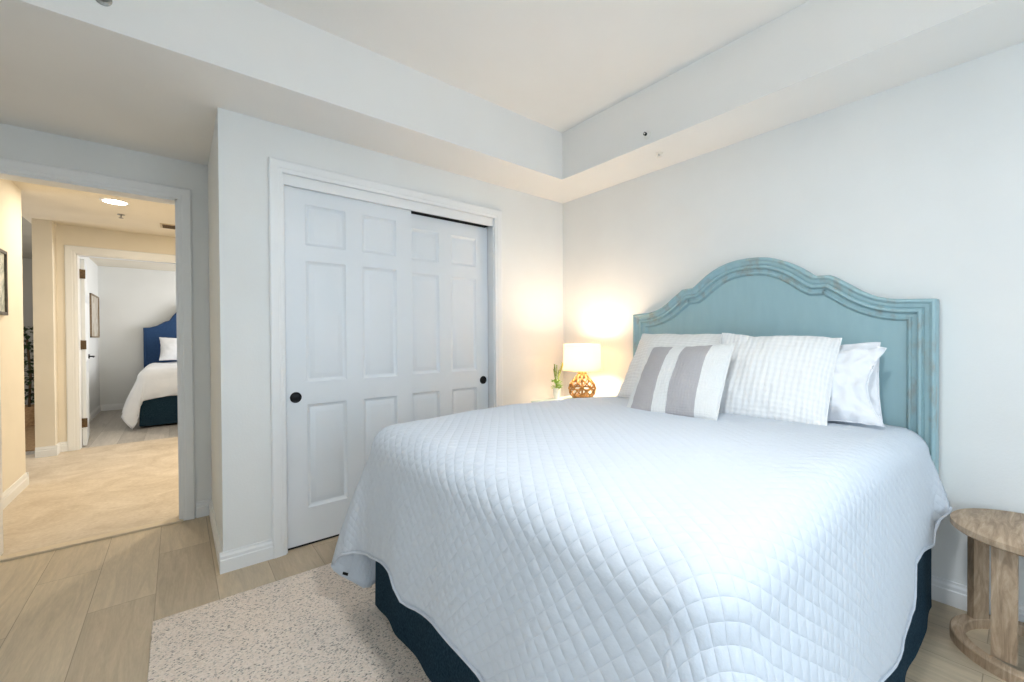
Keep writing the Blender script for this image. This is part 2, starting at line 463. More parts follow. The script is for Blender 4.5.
bm = bmesh.new(); box(bm, XL - T, XB + T, YR - T, YD + 0.03, -0.06, 0.0); struct('floor', bm, M['floor'], 'pale oak plank floor of the bedroom')
bm = bmesh.new(); box(bm, -4.0, 2.4, YD + 0.03, 6.55, -0.06, 0.0); struct('floor_hall', bm, M['hallfloor'], 'mottled tan hall floor beyond the threshold')
bm = bmesh.new(); box(bm, -1.02, 2.4, 6.55, 9.87, -0.06, 0.0); struct('floor_far_bedroom', bm, M['farfloor'], 'grey plank floor of the far bedroom')
bm = bmesh.new(); box(bm, -4.0, -1.02, 6.55, 9.87, -0.06, 0.0); struct('floor_living', bm, M['farfloor'], 'grey floor seen past the hall corner')
bm = bmesh.new(); box(bm, -0.81, 0.02, YD - 0.03, YD + 0.035, 0.0, 0.012, 0.003); struct('trim_threshold', bm, M['sill'], 'pale strip between the plank floor and the hall floor')

# headboard wall, solid
bm = bmesh.new(); box(bm, XB, XB + T, YR - T, YA + 0.8, 0, 2.9); struct('wall_headboard', bm, M['wall'], 'white wall behind the aqua headboard')
# closet wall with opening .47..1.905 x 2.06
bm = bmesh.new()
box(bm, XR, 0.462, YA, YA + T, 0, 2.42); box(bm, 1.913, XB, YA, YA + T, 0, 2.42); box(bm, 0.462, 1.913, YA, YA + T, 2.125, 2.42)
struct('wall_closet', bm, M['wall'], 'white wall holding the sliding closet doors')
bm = bmesh.new(); box(bm, XR, XR + T, YA + T, YD, 0, 2.42); struct('wall_return', bm, M['wall'], 'short return wall between closet and hall doorway')
bm = bmesh.new(); box(bm, XR + T, XB, YA + 0.72, YA + 0.76, 0, 2.42); struct('wall_closet_back', bm, M['wall'])
# doorway wall, opening -0.80..0.015 x 2.118
bm = bmesh.new()
box(bm, XL - T, -0.80, YD, YD + T, 0, 2.6); box(bm, 0.02, 1.6, YD, YD + T, 0, 2.6); box(bm, -0.80, 0.02, YD, YD + T, 2.125, 2.6)
struct('wall_doorway', bm, M['wall'], 'wall around the open doorway to the hall')
# left wall with opening for the added rear daylight (behind the camera)
bm = bmesh.new()
box(bm, XL - T, XL, YR - T, -1.4, 0, 2.9); box(bm, XL - T, XL, 0.3, YD, 0, 2.9); box(bm, XL - T, XL, -1.4, 0.3, 2.2, 2.9); box(bm, XL - T, XL, -1.4, 0.3, 0, 0.2)
struct('wall_left', bm, M['wall'])
# right wall with opening for the unseen window
bm = bmesh.new()
box(bm, XL, 0.0, YR - T, YR, 0, 2.9); box(bm, 2.1, XB, YR - T, YR, 0, 2.9); box(bm, 0.0, 2.1, YR - T, YR, 0, 0.4); box(bm, 0.0, 2.1, YR - T, YR, 2.1, 2.9)
struct('wall_right', bm, M['wall'])
# ceiling and soffit ring
bm = bmesh.new(); box(bm, XL - T, XB + T, YR - T, YD + T, ZT, ZT + 0.1); struct('ceiling', bm, M['ceil'], 'raised tray ceiling above the bed')
bm = bmesh.new()
FX0, FX1, FY0, FY1 = -0.65, 2.263, -1.45, 2.201
box(bm, XL, XB, FY1, YD, ZS, ZT); box(bm, XL, XB, YR, FY0, ZS, ZT); box(bm, FX1, XB, FY0, FY1, ZS, ZT); box(bm, XL, FX0, FY0, FY1, ZS, ZT)
struct('ceiling_soffit', bm, M['ceil'], 'lowered soffit running round the tray ceiling')

# hall
bm = bmesh.new()
box(bm, -1.105, -0.985, YD + T, 5.19, 0, 2.43)
struct('wall_hall_left', bm, M['hallwall'], 'cream hall wall with the framed print')
bm = bmesh.new()
box(bm, -1.135, -0.995, 6.33, 6.61, 0, 2.43); box(bm, -1.135, -1.04, 6.61, 9.87, 0, 2.43); box(bm, -0.995, -0.86, 6.49, 6.61, 0, 2.43)
box(bm, -0.86, 0.06, 6.49, 6.61, 2.135, 2.43); box(bm, 0.06, 2.4, 6.49, 6.61, 0, 2.43)
struct('wall_hall_end', bm, M['hallwall'], 'cream wall round the far bedroom door')
bm = bmesh.new(); box(bm, 1.6, 1.72, YD, 6.49, 0, 2.43); struct('wall_hall_right', bm, M['hallwall'])
bm = bmesh.new(); box(bm, -1.19, 2.4, YD + T, 9.87, 2.43, 2.5); struct('ceiling_hall', bm, M['hallwall'], 'hall ceiling with the round downlight')
bm = bmesh.new(); box(bm, -1.02, 2.4, 9.75, 9.87, 0, 2.43); box(bm, 2.28, 2.4, 6.61, 9.75, 0, 2.43); struct('wall_far_bedroom', bm, M['wall'], 'pale wall behind the blue headboard')
bm = bmesh.new(); box(bm, -1.04, -1.02, 6.61, 9.75, 0, 2.43); struct('wall_far_bedroom_left', bm, M['wall'])
bm = bmesh.new(); box(bm, -4.0, -1.135, 9.5, 9.6, 0, 2.43); box(bm, -4.12, -4.0, YD, 9.6, 0, 2.43); box(bm, -4.0, -1.12, YD, YD + T, 0, 2.43)
struct('wall_living', bm, M['greywall'], 'grey wall seen past the hall corner')


bm = bmesh.new(); box(bm, -4.1, -1.19, YD + T, 9.87, 2.43, 2.5); struct('ceiling_living', bm, M['greywall'])


# baseboards: profiled strip
def baseboard(bm, p0, p1, nrm, h=0.105, t=0.015):
    p0 = Vector((*p0, 0)); p1 = Vector((*p1, 0)); n = Vector((*nrm, 0))
    prof = [(0, 0), (t, 0), (t, h * 0.62), (t * 0.75, h * 0.66), (t * 0.75, h * 0.8), (t * 0.45, h * 0.9), (t * 0.4, h), (0, h)]
    a = [bm.verts.new(p0 + n * d + Vector((0, 0, z))) for d, z in prof]; b = [bm.verts.new(p1 + n * d + Vector((0, 0, z))) for d, z in prof]
    k = len(prof)
    for i in range(k):
        bm.faces.new((a[i], a[(i + 1) % k], b[(i + 1) % k], b[i]))
    bm.faces.new(a); bm.faces.new(b[::-1])


bm = bmesh.new(); baseboard(bm, (XR - 0.015, YA), (0.403, YA), (0, -1)); baseboard(bm, (1.99, YA), (XB, YA), (0, -1)); struct('baseboard_closet', bm, M['trim'])
bm = bmesh.new(); baseboard(bm, (XR, YA), (XR, YD), (-1, 0)); struct('baseboard_return', bm, M['trim'])
bm = bmesh.new(); baseboard(bm, (0.088, YD), (XR, YD), (0, -1)); struct('baseboard_doorway', bm, M['trim'])
bm = bmesh.new(); baseboard(bm, (XB, YR), (XB, YA), (-1, 0)); struct('baseboard_headboard', bm, M['trim'])
bm = bmesh.new(); baseboard(bm, (-0.985, YD + T), (-0.985, 5.19), (1, 0)); baseboard(bm, (-0.97, 5.19), (-1.105, 5.19), (0, 1)); struct('baseboard_hall_left', bm, M['trim'])
bm = bmesh.new(); baseboard(bm, (-1.135, 6.33), (-0.98, 6.33), (0, -1)); baseboard(bm, (-0.995, 6.33), (-0.995, 6.49), (1, 0)); baseboard(bm, (-0.995, 6.49), (-0.93, 6.49), (0, -1)); struct('baseboard_hall_end', bm, M['trim'])
bm = bmesh.new(); baseboard(bm, (-1.02, 6.61), (-1.02, 9.75), (1, 0)); baseboard(bm, (-1.02, 9.75), (2.28, 9.75), (0, -1)); struct('baseboard_far_bedroom', bm, M['trim'])


# casings: mitred profile round an opening (front face towards -Y)
def casing(bm, x0, x1, ztop, y, wdt, topw=None, t=0.018, jamb=None):
    prof = [(0, 0), (0, 0.6), (0.12, 0.75), (0.3, 0.75), (0.36, 0.9), (0.75, 1.0), (0.9, 1.0), (1.0, 0.7), (1.0, 0)]
    tw = topw or wdt
    rings = []
    for (cx, cz, sx, sz) in ((x0, 0, -1, 0), (x0, ztop, -1, 1), (x1, ztop, 1, 1), (x1, 0, 1, 0)):
        rings.append([bm.verts.new((cx + sx * wdt * u, y - t * d, cz + sz * tw * u)) for u, d in prof])
    k = len(prof)
    for a, b in zip(rings, rings[1:]):
        for i in range(k - 1):
            bm.faces.new((a[i], a[i + 1], b[i + 1], b[i]))
    bm.faces.new(rings[0]); bm.faces.new(rings[-1])
    if jamb:
        box(bm, x0 - 0.002, x0 + 0.012, y, y + jamb, 0, ztop); box(bm, x1 - 0.012, x1 + 0.002, y, y + jamb, 0, ztop); box(bm, x0, x1, y, y + jamb, ztop - 0.012, ztop + 0.002)


bm = bmesh.new()
casing(bm, 0.462, 1.913, 2.115, YA, 0.068, jamb=None)
box(bm, 0.462, 0.470, YA, YA + 0.11, 0, 2.1); box(bm, 1.905, 1.913, YA, YA + 0.11, 0, 2.1)
box(bm, 0.462, 1.913, YA + 0.004, YA + 0.022, 2.056, 2.125)      # header board hiding the track
struct('trim_closet', bm, M['trim'], 'white moulded casing round the closet doors')
bm = bmesh.new(); box(bm, 0.470, 1.905, YA + 0.024, YA + 0.115, 2.066, 2.12); struct('trim_closet_track', bm, M['dark'], 'dark sliding track above the right closet door')
bm = bmesh.new(); casing(bm, -0.788, 0.010, 2.118, YD, 0.072, jamb=T); struct('trim_doorway', bm, M['trim'], 'white casing of the hall doorway')
bm = bmesh.new(); casing(bm, -0.848, 0.048, 2.132, 6.49, 0.083, jamb=T); struct('trim_far_door', bm, M['trim'], 'cream casing of the far bedroom door')


# six panel doors --------------------------------------------------------
def panel_face(bm, xs, zs, panels, y, nrm, rec=0.014):
    """flat face in plane y with recessed, raised-field panels; nrm = -1 face looks to -Y"""
    def P(x, z, d):
        return bm.verts.new((x, y - nrm * d if False else y + (-nrm) * d, z))
    for i in range(len(xs) - 1):
        for j in range(len(zs) - 1):
            x0, x1, z0, z1 = xs[i], xs[i + 1], zs[j], zs[j + 1]
            steps = [(0, 0), (0.012, rec * 0.8), (0.020, rec), (0.045, rec * 0.35), (0.050, rec * 0.3)] if (i, j) in panels else [(0, 0)]
            rings = []
            for ins, d in steps:
                rings.append([P(x0 + ins, z0 + ins, d), P(x1 - ins, z0 + ins, d), P(x1 - ins, z1 - ins, d), P(x0 + ins, z1 - ins, d)])
            for a, b in zip(rings, rings[1:]):
                for k in range(4):
                    bm.faces.new((a[k], a[(k + 1) % 4], b[(k + 1) % 4], b[k]))
            bm.faces.new(rings[-1])


def six_panel(x0, x1, z0, z1, y, thick=0.034):
    """door slab along X, front at y, in a bmesh"""
    bm = bmesh.new(); W = x1 - x0; H = z1 - z0
    st = 0.106; mid = 0.10
    pw = (W - 2 * st - mid) / 2
    xs = [x0, x0 + st, x0 + st + pw, x0 + st + pw + mid, x1 - st, x1]
    zs = [z0, z0 + 0.205, z0 + 0.205 + 0.60, z0 + 0.935, z0 + 0.935 + 0.70, z0 + 1.725, z1 - 0.098, z1]
    pn = {(i, j) for i in (1, 3) for j in (1, 3, 5)}
    panel_face(bm, xs, zs, pn, y, -1)
    bmesh.ops.remove_doubles(bm, verts=bm.verts[:], dist=1e-5)
    b2 = bm.copy()
    bmesh.ops.transform(b2, matrix=Matrix.Translation((0, 2 * y + thick, 0)) @ Matrix.Scale(-1, 4, (0, 1, 0)), verts=b2.verts[:])
    merge(bm, b2)
    for (a, b, c, d) in (((x0, z0), (x1, z0), 0, 0), ((x1, z0), (x1, z1), 0, 0), ((x1, z1), (x0, z1), 0, 0), ((x0, z1), (x0, z0), 0, 0)):
        bm.faces.new([bm.verts.new((a[0], y, a[1])), bm.verts.new((b[0], y, b[1])), bm.verts.new((b[0], y + thick, b[1])), bm.verts.new((a[0], y + thick, a[1]))])
    bmesh.ops.remove_doubles(bm, verts=bm.verts[:], dist=1e-5)
    return bm


def pull(x, z, y, parent):
    bm = bmesh.new()
    mt = Matrix.Translation((x, y, z)) @ Matrix.Rotation(R(90), 4, 'X')
    lathe(bm, [(0, 0.006), (0.012, 0.007), (0.020, 0.0035), (0.023, 0.004), (0.0265, 0.006), (0.030, 0.004), (0.031, 0.0), (0, 0)], 0, 0, 0, 28, mt)
    bmesh.ops.remove_doubles(bm, verts=bm.verts[:], dist=1e-6)
    return link_bm('door_pull', bm, M['black'], parent)


d1 = struct('door_1', six_panel(0.476, 1.240, 0.012, 2.070, YA + 0.028), M['door'], 'left sliding six-panel closet door, in front of the other', smooth=True)
pull(0.524, 0.863, YA + 0.028, d1)
d2 = struct('door_2', six_panel(1.147, 1.900, 0.012, 2.052, YA + 0.072), M['door'], 'right sliding six-panel closet door, set back beneath the dark track', smooth=True)
pull(1.853, 0.868, YA + 0.072, d2)
bm = bmesh.new(); box(bm, 0.47, 1.905, YA + 0.03, YA + 0.11, 0.0005, 0.006); struct('trim_closet_sill', bm, M['dark'])

# far bedroom door, open 90 degrees into the room: built along X then turned
bmd = six_panel(0.0, 0.78, 0.012, 2.10, 0.0)
mt = Matrix.Translation((-0.800, 6.628, 0)) @ Matrix.Rotation(R(95), 4, 'Z')
bmesh.ops.transform(bmd, matrix=mt, verts=bmd.verts[:])
d3 = struct('door_3', bmd, M['door'], 'white six-panel door standing open into the far bedroom', smooth=True)


def dp(x, y, z):
    return tuple(mt @ Vector((x, y, z)))


for hz in (0.27, 1.14, 1.93):
    bm = bmesh.new()
    box(bm, -0.842, -0.792, 6.617, 6.624, hz - 0.05, hz + 0.05, 0.001)
    tube(bm, [(-0.832, 6.612, hz - 0.052), (-0.832, 6.612, hz + 0.052)], 0.007, 8)
    link_bm('hinge', bm, M['bronze'], d3)
for s in (-1,):
    bm = bmesh.new()
    y0 = 0.0
    base = [dp(0.71, y0 - k, 0.99) for k in (0.0, 0.012)]
    tube(bm, base, 0.028, 16); tube(bm, [dp(0.71, y0, 0.99), dp(0.71, y0 - 0.05, 0.99)], 0.009, 8)
    tube(bm, [dp(0.715, y0 - 0.05, 0.99), dp(0.66, y0 - 0.052, 0.992), dp(0.60, y0 - 0.047, 0.985)], 0.008, 8)
    link_bm('door_handle', bm, M['black'], d3)
bm = bmesh.new(); box(bm, 0.0035, 0.011, YD + 0.035, YD + 0.06, 0.94, 1.0, 0.001); struct('trim_strike_plate', bm, M['bronze'], 'small strike plate in the doorway jamb')

# window frame and sill of the unseen window added for daylight (right of the camera)
bm = bmesh.new()
for (a, b) in ((0.0, 0.05), (1.03, 1.07), (2.05, 2.1)):
    box(bm, a, b, YR - 0.09, YR - 0.05, 0.4, 2.1)
box(bm, 0.0, 2.1, YR - 0.09, YR - 0.05, 0.4, 0.45); box(bm, 0.0, 2.1, YR - 0.09, YR - 0.05, 2.05, 2.1)
wf = struct('window_1', bm, M['trim'])

# ================================================================= RUG
bm = bmesh.new()
nx, ny = 60, 80
RX0, RX1, RY0, RY1 = -0.092, 1.55, -0.25, 2.315
g = [[bm.verts.new((RX0 + (RX1 - RX0) * i / nx + (0.004 * noise.noise((0, j * 0.9, 3)) if i in (0, nx) else 0), RY0 + (RY1 - RY0) * j / ny + (0.004 * noise.noise((i * 0.9, 0, 7)) if j in (0, ny) else 0),
                   0.013 + 0.0012 * noise.noise((i * 0.5, j * 0.5, 0)) - (0.004 if i in (0, nx) or j in (0, ny) else 0))) for j in range(ny + 1)] for i in range(nx + 1)]
for i in range(nx):
    for j in range(ny):
        bm.faces.new((g[i][j], g[i + 1][j], g[i + 1][j + 1], g[i][j + 1]))
be = [e for e in bm.edges if e.is_boundary]
ex = bmesh.ops.extrude_edge_only(bm, edges=be)
for v in [v for v in ex['geom'] if isinstance(v, bmesh.types.BMVert)]:
    v.co.z = 0.0005
rug = link_bm('area_rug', bm, M['rug'], None, True, 50)
tag(rug, 'cream flecked woven rug lying under the foot of the big bed', 'rug')

# ================================================================= BED
BX0, BX1, BY0, BY1 = 0.675, 2.54, 0.285, 1.800
bed = empty('bed', ((BX0 + BX1) / 2, (BY0 + BY1) / 2, 0), 'queen bed with carved aqua headboard and dark navy skirt', 'bed')


def rounded_box(bm, x0, x1, y0, y1, z0, z1, r, seg=5):
    b2 = bmesh.new()
    vs_ = [b2.verts.new((x, y, z)) for x in (x0, x1) for y in (y0, y1) for z in (z0, z1)]
    for f in ((0, 1, 3, 2), (4, 6, 7, 5), (0, 4, 5, 1), (2, 3, 7, 6), (0, 2, 6, 4), (1, 5, 7, 3)):
        b2.faces.new([vs_[i] for i in f])
    bmesh.ops.bevel(b2, geom=b2.edges[:], offset=r, segments=seg, profile=0.5, affect='EDGES')
    merge(bm, b2)


bm = bmesh.new(); rounded_box(bm, BX0 + 0.01, BX1, BY0 + 0.01, BY1 - 0.01, 0.46, 0.775, 0.08); link_bm('mattress', bm, M['mattress'], bed)
bm = bmesh.new(); box(bm, BX0 + 0.02, BX1, BY0 + 0.02, BY1 - 0.02, 0.14, 0.46, 0.02)
link_bm('box_spring', bm, M['mattress'], bed)
for (lx, ly) in ((BX0 + 0.1, BY0 + 0.1), (BX0 + 0.1, BY1 - 0.1), (BX1 - 0.1, BY0 + 0.1), (BX1 - 0.1, BY1 - 0.1)):
    bm = bmesh.new(); box(bm, lx - 0.025, lx + 0.025, ly - 0.025, ly + 0.025, 0.015 if lx < 1.5 else 0, 0.14, 0.003)
    link_bm('leg', bm, M['black'], bed)


def skirt(bm, x0, x1, y0, y1, zt, zb, amp=0.006, T_=lambda v: v):
    path = []
    n = 50
    for i in range(n): path.append((x1 + (x0 - x1) * i / n, y1, 0, 1))
    for i in range(60): path.append((x0, y1 + (y0 - y1) * i / 60, -1, 0))
    for i in range(n + 1): path.append((x0 + (x1 - x0) * i / n, y0, 0, -1))
    rows = 8; gg = []
    for k, (x, y, dx, dy) in enumerate(path):
        col = []
        corner = min(abs(k - n), abs(k - n - 60)) / 6.0
        c = min(1, corner)
        for r in range(rows + 1):
            t = r / rows
            a = amp * t * (math.sin(k * 0.55) * 0.7 + 1.3 * noise.noise((k * 0.21, t * 1.2, 5))) * c + 0.008 * t
            z = zt + (zb - zt) * t
            if r == rows: z += 0.003 * noise.noise((k * 0.4, 0, 0))
            col.append(bm.verts.new(T_(Vector((x + dx * a, y + dy * a, z)))))
        gg.append(col)
    for a, b in zip(gg, gg[1:]):
        for r in range(rows):
            bm.faces.new((a[r], a[r + 1], b[r + 1], b[r]))
    bmesh.ops.solidify(bm, geom=bm.faces[:], thickness=0.004)


bm = bmesh.new(); skirt(bm, BX0 + 0.004, BX1, BY0 - 0.018, BY1 + 0.012, 0.47, 0.020, 0.006); link_bm('bed_skirt', bm, M['skirt'], bed, True, 60)

# headboard --------------------------------------------------------------
HBC = 1.027; HBW = 0.772
half = [(0.772, 1.357), (0.65, 1.364), (0.62, 1.369), (0.58, 1.380), (0.545, 1.396), (0.51, 1.417), (0.48, 1.440), (0.45, 1.463), (0.425, 1.481), (0.408, 1.494), (0.395, 1.503),
        (0.36, 1.506), (0.328, 1.507), (0.312, 1.517), (0.28, 1.544), (0.24, 1.575), (0.20, 1.600), (0.155, 1.621), (0.11, 1.636), (0.06, 1.645), (0.0, 1.648)]
outline = [(HBC - x, z) for x, z in half] + [(HBC + x, z) for x, z in reversed(half[:-1])]     # right (low Y) to left (high Y)
outline = [(HBC - HBW, 0.49), (HBC - HBW, 0.8)] + outline + [(HBC + HBW, 0.8), (HBC + HBW, 0.49)]


def offset_path(pts, d):
    out = []
    L = len(pts)
    for i in range(L):
        p = Vector(pts[i])
        if i == 0: t0 = t1 = (Vector(pts[1]) - p).normalized()
        elif i == L - 1: t0 = t1 = (p - Vector(pts[i - 1])).normalized()
        else:
            t0 = (p - Vector(pts[i - 1])).normalized(); t1 = (Vector(pts[i + 1]) - p).normalized()
        n0 = Vector((t0.y, -t0.x)); n1 = Vector((t1.y, -t1.x))
        n = (n0 + n1).normalized(); c = max(0.5, n.dot(n0))
        out.append(p + n * (d / c))
    return out


HX = 2.562   # frontmost face
prof = [(0.0, 0.098), (0.0, 0.008), (0.003, 0.002), (0.007, 0.0), (0.013, 0.0), (0.024, 0.010), (0.019, 0.008), (0.036, 0.012), (0.040, 0.018), (0.044, 0.019), (0.048, 0.012), (0.055, 0.010), (0.060, 0.013), (0.064, 0.028), (0.068, 0.030), (0.080, 0.030), (0.084, 0.024), (0.090, 0.024), (0.096, 0.032), (0.100, 0.040)]
bm = bmesh.new()
rings = []
for d, dep in prof:
    op = offset_path(outline, d)
    # keep path monotone: straighten loops by blending with a softened copy
    rings.append([bm.verts.new((HX + dep, y, z)) for y, z in op])
for a, b in zip(rings, rings[1:]):
    for i in range(len(a) - 1):
        bm.faces.new((a[i], a[i + 1], b[i + 1], b[i]))
hb = link_bm('headboard', bm, M['hb'], bed, True, 28)
bm = bmesh.new()
inn = offset_path(outline, 0.098)
f_ = [bm.verts.new((HX + 0.039, y, z)) for y, z in inn]
cy_ = HBC
L = len(f_)
bm.faces.new(f_); bmesh.ops.triangulate(bm, faces=bm.faces[:])
hp = link_bm('headboard_panel', bm, M['hbp'], hb, True, 40)
bm = bmesh.new()
op = outline
f1 = [bm.verts.new((HX + 0.060, y, z)) for y, z in offset_path(outline, 0.004)]; f2 = [bm.verts.new((HX + 0.096, y, z)) for y, z in offset_path(outline, 0.004)]
bm.faces.new(f1); bm.faces.new(f2); bmesh.ops.triangulate(bm, faces=bm.faces[:])
link_bm('headboard_back', bm, M['hb'], hb, False)
for yy in (HBC - 0.60, HBC + 0.53):
    bm = bmesh.new(); box(bm, HX + 0.045, HX + 0.09, yy, yy + 0.07, 0.0, 0.6, 0.004); link_bm('headboard_leg', bm, M['hb'], bed)


# ================================================================= QUILT BUILDER
def interp(ctrl, s):
    if s <= ctrl[0][0]: return Vector(ctrl[0][1])
    for (s0, a), (s1, b) in zip(ctrl, ctrl[1:]):
        if s <= s1:
            t = (s - s0) / max(1e-9, s1 - s0)
            return Vector(a).lerp(Vector(b), t)
    return Vector(ctrl[-1][1])


def quilt(name, mat, x0, x1, y0, y1, r, ztop, ctrl, bulge, T_=lambda v: v, step=0.022, thick=0.012, rows=26, waves=0.01):
    """ctrl: (s, hem point), s = 0..1 left side head to foot, 1..2 left foot corner, 2..3 foot, 3..4 right foot corner, 4..5 right side"""
    ix0, iy0, iy1 = x0 + r, y0 + r, y1 - r
    nx = int((x1 - ix0) / step); ny = int((iy1 - iy0) / step)
    bm = bmesh.new(); uvl = bm.loops.layers.uv.new('UVMap'); uvc = {}
    def V(co, u, v):
        q = bm.verts.new(T_(Vector(co))); uvc[q] = (u, v); return q
    def tz(x, y):
        return ztop(x, y) + 0.004 * noise.noise((x * 5, y * 5, 1)) + 0.002 * noise.noise((x * 17, y * 17, 4))
    X = [ix0 + (x1 - ix0) * i / nx for i in range(nx + 1)]; Y = [iy0 + (iy1 - iy0) * j / ny for j in range(ny + 1)]
    G = [[V((x, y, tz(x, y)), x, y) for y in Y] for x in X]
    for i in range(nx):
        for j in range(ny):
            bm.faces.new((G[i][j], G[i + 1][j], G[i + 1][j + 1], G[i][j + 1]))
    per = []   # (vertex of top edge, dir, s)
    for i in range(nx, -1, -1): per.append((G[i][ny], (0, 1), 1 - i / nx))
    nc = 22
    for k in range(1, nc + 1): per.append((G[0][ny], (-math.sin(k / nc * math.pi / 2), math.cos(k / nc * math.pi / 2)), 1 + k / nc))
    for j in range(ny - 1, -1, -1): per.append((G[0][j], (-1, 0), 2 + 1 - j / ny))
    for k in range(1, nc + 1): per.append((G[0][0], (-math.cos(k / nc * math.pi / 2), -math.sin(k / nc * math.pi / 2)), 3 + k / nc))
    for i in range(1, nx + 1): per.append((G[i][0], (0, -1), 4 + i / nx))
    base = {}
    for i, x in enumerate(X):
        for j, y in enumerate(Y): base[G[i][j]] = Vector((x, y, tz(x, y)))
    na = 6; cols = []
    pl = 0.0; pb = None
    for (v, d, s) in per:
        B = base[v]; D = Vector((d[0], d[1], 0))
        col = [v]
        dist = 0
        for k in range(1, na + 1):
            a = k / na * math.pi / 2
            p = B + D * (r * math.sin(a)) + Vector((0, 0, -r * (1 - math.cos(a))))
            dist = r * a
            col.append(V(p, B.x + D.x * dist, B.y + D.y * dist))
        E = B + D * r + Vector((0, 0, -r))
        Hm = interp(ctrl, s)
        ln = (Hm - E).length; bl = bulge(s)
        for k in range(1, rows + 1):
            t = k / rows
            # leave the arc tangentially (downwards) then lean out to the hem
            e = Vector((E.x + (Hm.x - E.x) * (t ** 1.35), E.y + (Hm.y - E.y) * (t ** 1.35), E.z + (Hm.z - E.z) * t))
            wv = waves * (0.4 if s > 4 else 1.0) * t * (math.sin(s * 23.0) * 0.6 + 1.3 * noise.noise((s * 7.3, t * 0.7, 2)))
            p = e + D * (bl * 4 * t * (1 - t) * 0.5 + wv + 0.003 * noise.noise((s * 60, t * 14, 9)))
            dd = dist + ln * t
            col.append(V(p, B.x + D.x * dd, B.y + D.y * dd))
        cols.append(col)
    for a, b in zip(cols, cols[1:]):
        for k in range(len(a) - 1):
            q = [a[k], a[k + 1], b[k + 1], b[k]]
            if a[k] is b[k]: q = [a[k], a[k + 1], b[k + 1]]
            try: bm.faces.new(q)
            except ValueError: pass
    # rolled binding at the hem handled by thickness
    for f in bm.faces:
        for l in f.loops: l[uvl].uv = uvc[l.vert]
    bmesh.ops.recalc_face_normals(bm, faces=bm.faces[:])
    me = bpy.data.meshes.new(name); bm.to_mesh(me); hem = [c[-1].co.copy() for c in cols]; bm.free()
    me.polygons.foreach_set('use_smooth', [True] * len(me.polygons)); me.materials.append(mat)
    o = bpy.data.objects.new(name, me); COL.objects.link(o)
    sd = o.modifiers.new('thickness', 'SOLIDIFY'); sd.thickness = thick; sd.offset = -1
    return o, hem


def ztop_main(x, y):
    pts = [(0.7, 0.828), (1.0, 0.838), (1.4, 0.846), (1.9, 0.832), (2.25, 0.808), (2.55, 0.790)]
    for (a, p), (b, q) in zip(pts, pts[1:]):
        if x <= b:
            t = max(0, (x - a) / (b - a)); return p + (q - p) * t - 0.004 * abs((y - 1.04) / 0.7) ** 3
    return pts[-1][1]


ctrl = [(0.0, (2.54, 1.85, 0.36)), (0.6, (1.4, 1.86, 0.33)), (0.85, (1.0, 1.85, 0.30)), (1.0, (0.80, 1.84, 0.24)), (1.15, (0.70, 1.835, 0.11)), (1.25, (0.645, 1.850, 0.085)), (1.42, (0.55, 1.915, 0.16)), (1.5, (0.520, 1.935, 0.197)),
        (1.6, (0.53, 1.90, 0.245)), (1.85, (0.575, 1.80, 0.290)), (2.0, (0.608, 1.715, 0.303)), (2.15, (0.600, 1.56, 0.335)), (2.255, (0.600, 1.425, 0.352)), (2.275, (0.604, 1.400, 0.285)), (2.33, (0.604, 1.32, 0.290)), (2.46, (0.604, 1.157, 0.322)), (2.6, (0.60, 1.0, 0.322)), (2.75, (0.59, 0.80, 0.31)),
        (3.0, (0.56, 0.42, 0.30)), (3.5, (0.50, 0.130, 0.27)), (4.0, (0.80, 0.165, 0.29)), (4.15, (1.1, 0.225, 0.25)), (4.37, (1.45, 0.248, 0.275)), (4.52, (1.70, 0.245, 0.225)), (4.60, (1.86, 0.248, 0.245)), (4.68, (1.99, 0.252, 0.27)), (4.70, (2.02, 0.258, 0.39)), (4.82, (2.24, 0.252, 0.37)), (4.9, (2.39, 0.242, 0.34)),
        (4.94, (2.44, 0.245, 0.42)), (4.97, (2.50, 0.215, 0.45)), (5.0, (2.54, 0.210, 0.47))]


def bulge_main(s):
    def hump(c, w_, h):
        return h * math.exp(-((s - c) / w_) ** 2)
    return 0.02 + hump(1.5, 0.38, 0.05) + hump(3.75, 0.5, 0.045)


q, hem = quilt('quilt', M['quilt'], 0.628, 2.55, 0.272, 1.818, 0.105, ztop_main, ctrl, bulge_main)
tag(q, 'white diamond-stitched quilt draped over the big bed to the rug', 'bedspread')
# narrow binding along the hem
bm = bmesh.new(); hh = hem[::2]; tube(bm, hh, 0.006, 6)
link_bm('binding', bm, M['quiltedge'], q)
# dark care tag on the turned-back corner
bm = bmesh.new(); box(bm, -0.012, 0.012, -0.001, 0.001, -0.006, 0.006, 0, Matrix.Translation((0.560, 1.862, 0.175)) @ Matrix.Rotation(R(-40), 4, 'Z') @ Matrix.Rotation(R(15), 4, 'Y'))
link_bm('care_tag', bm, M['black'], q)


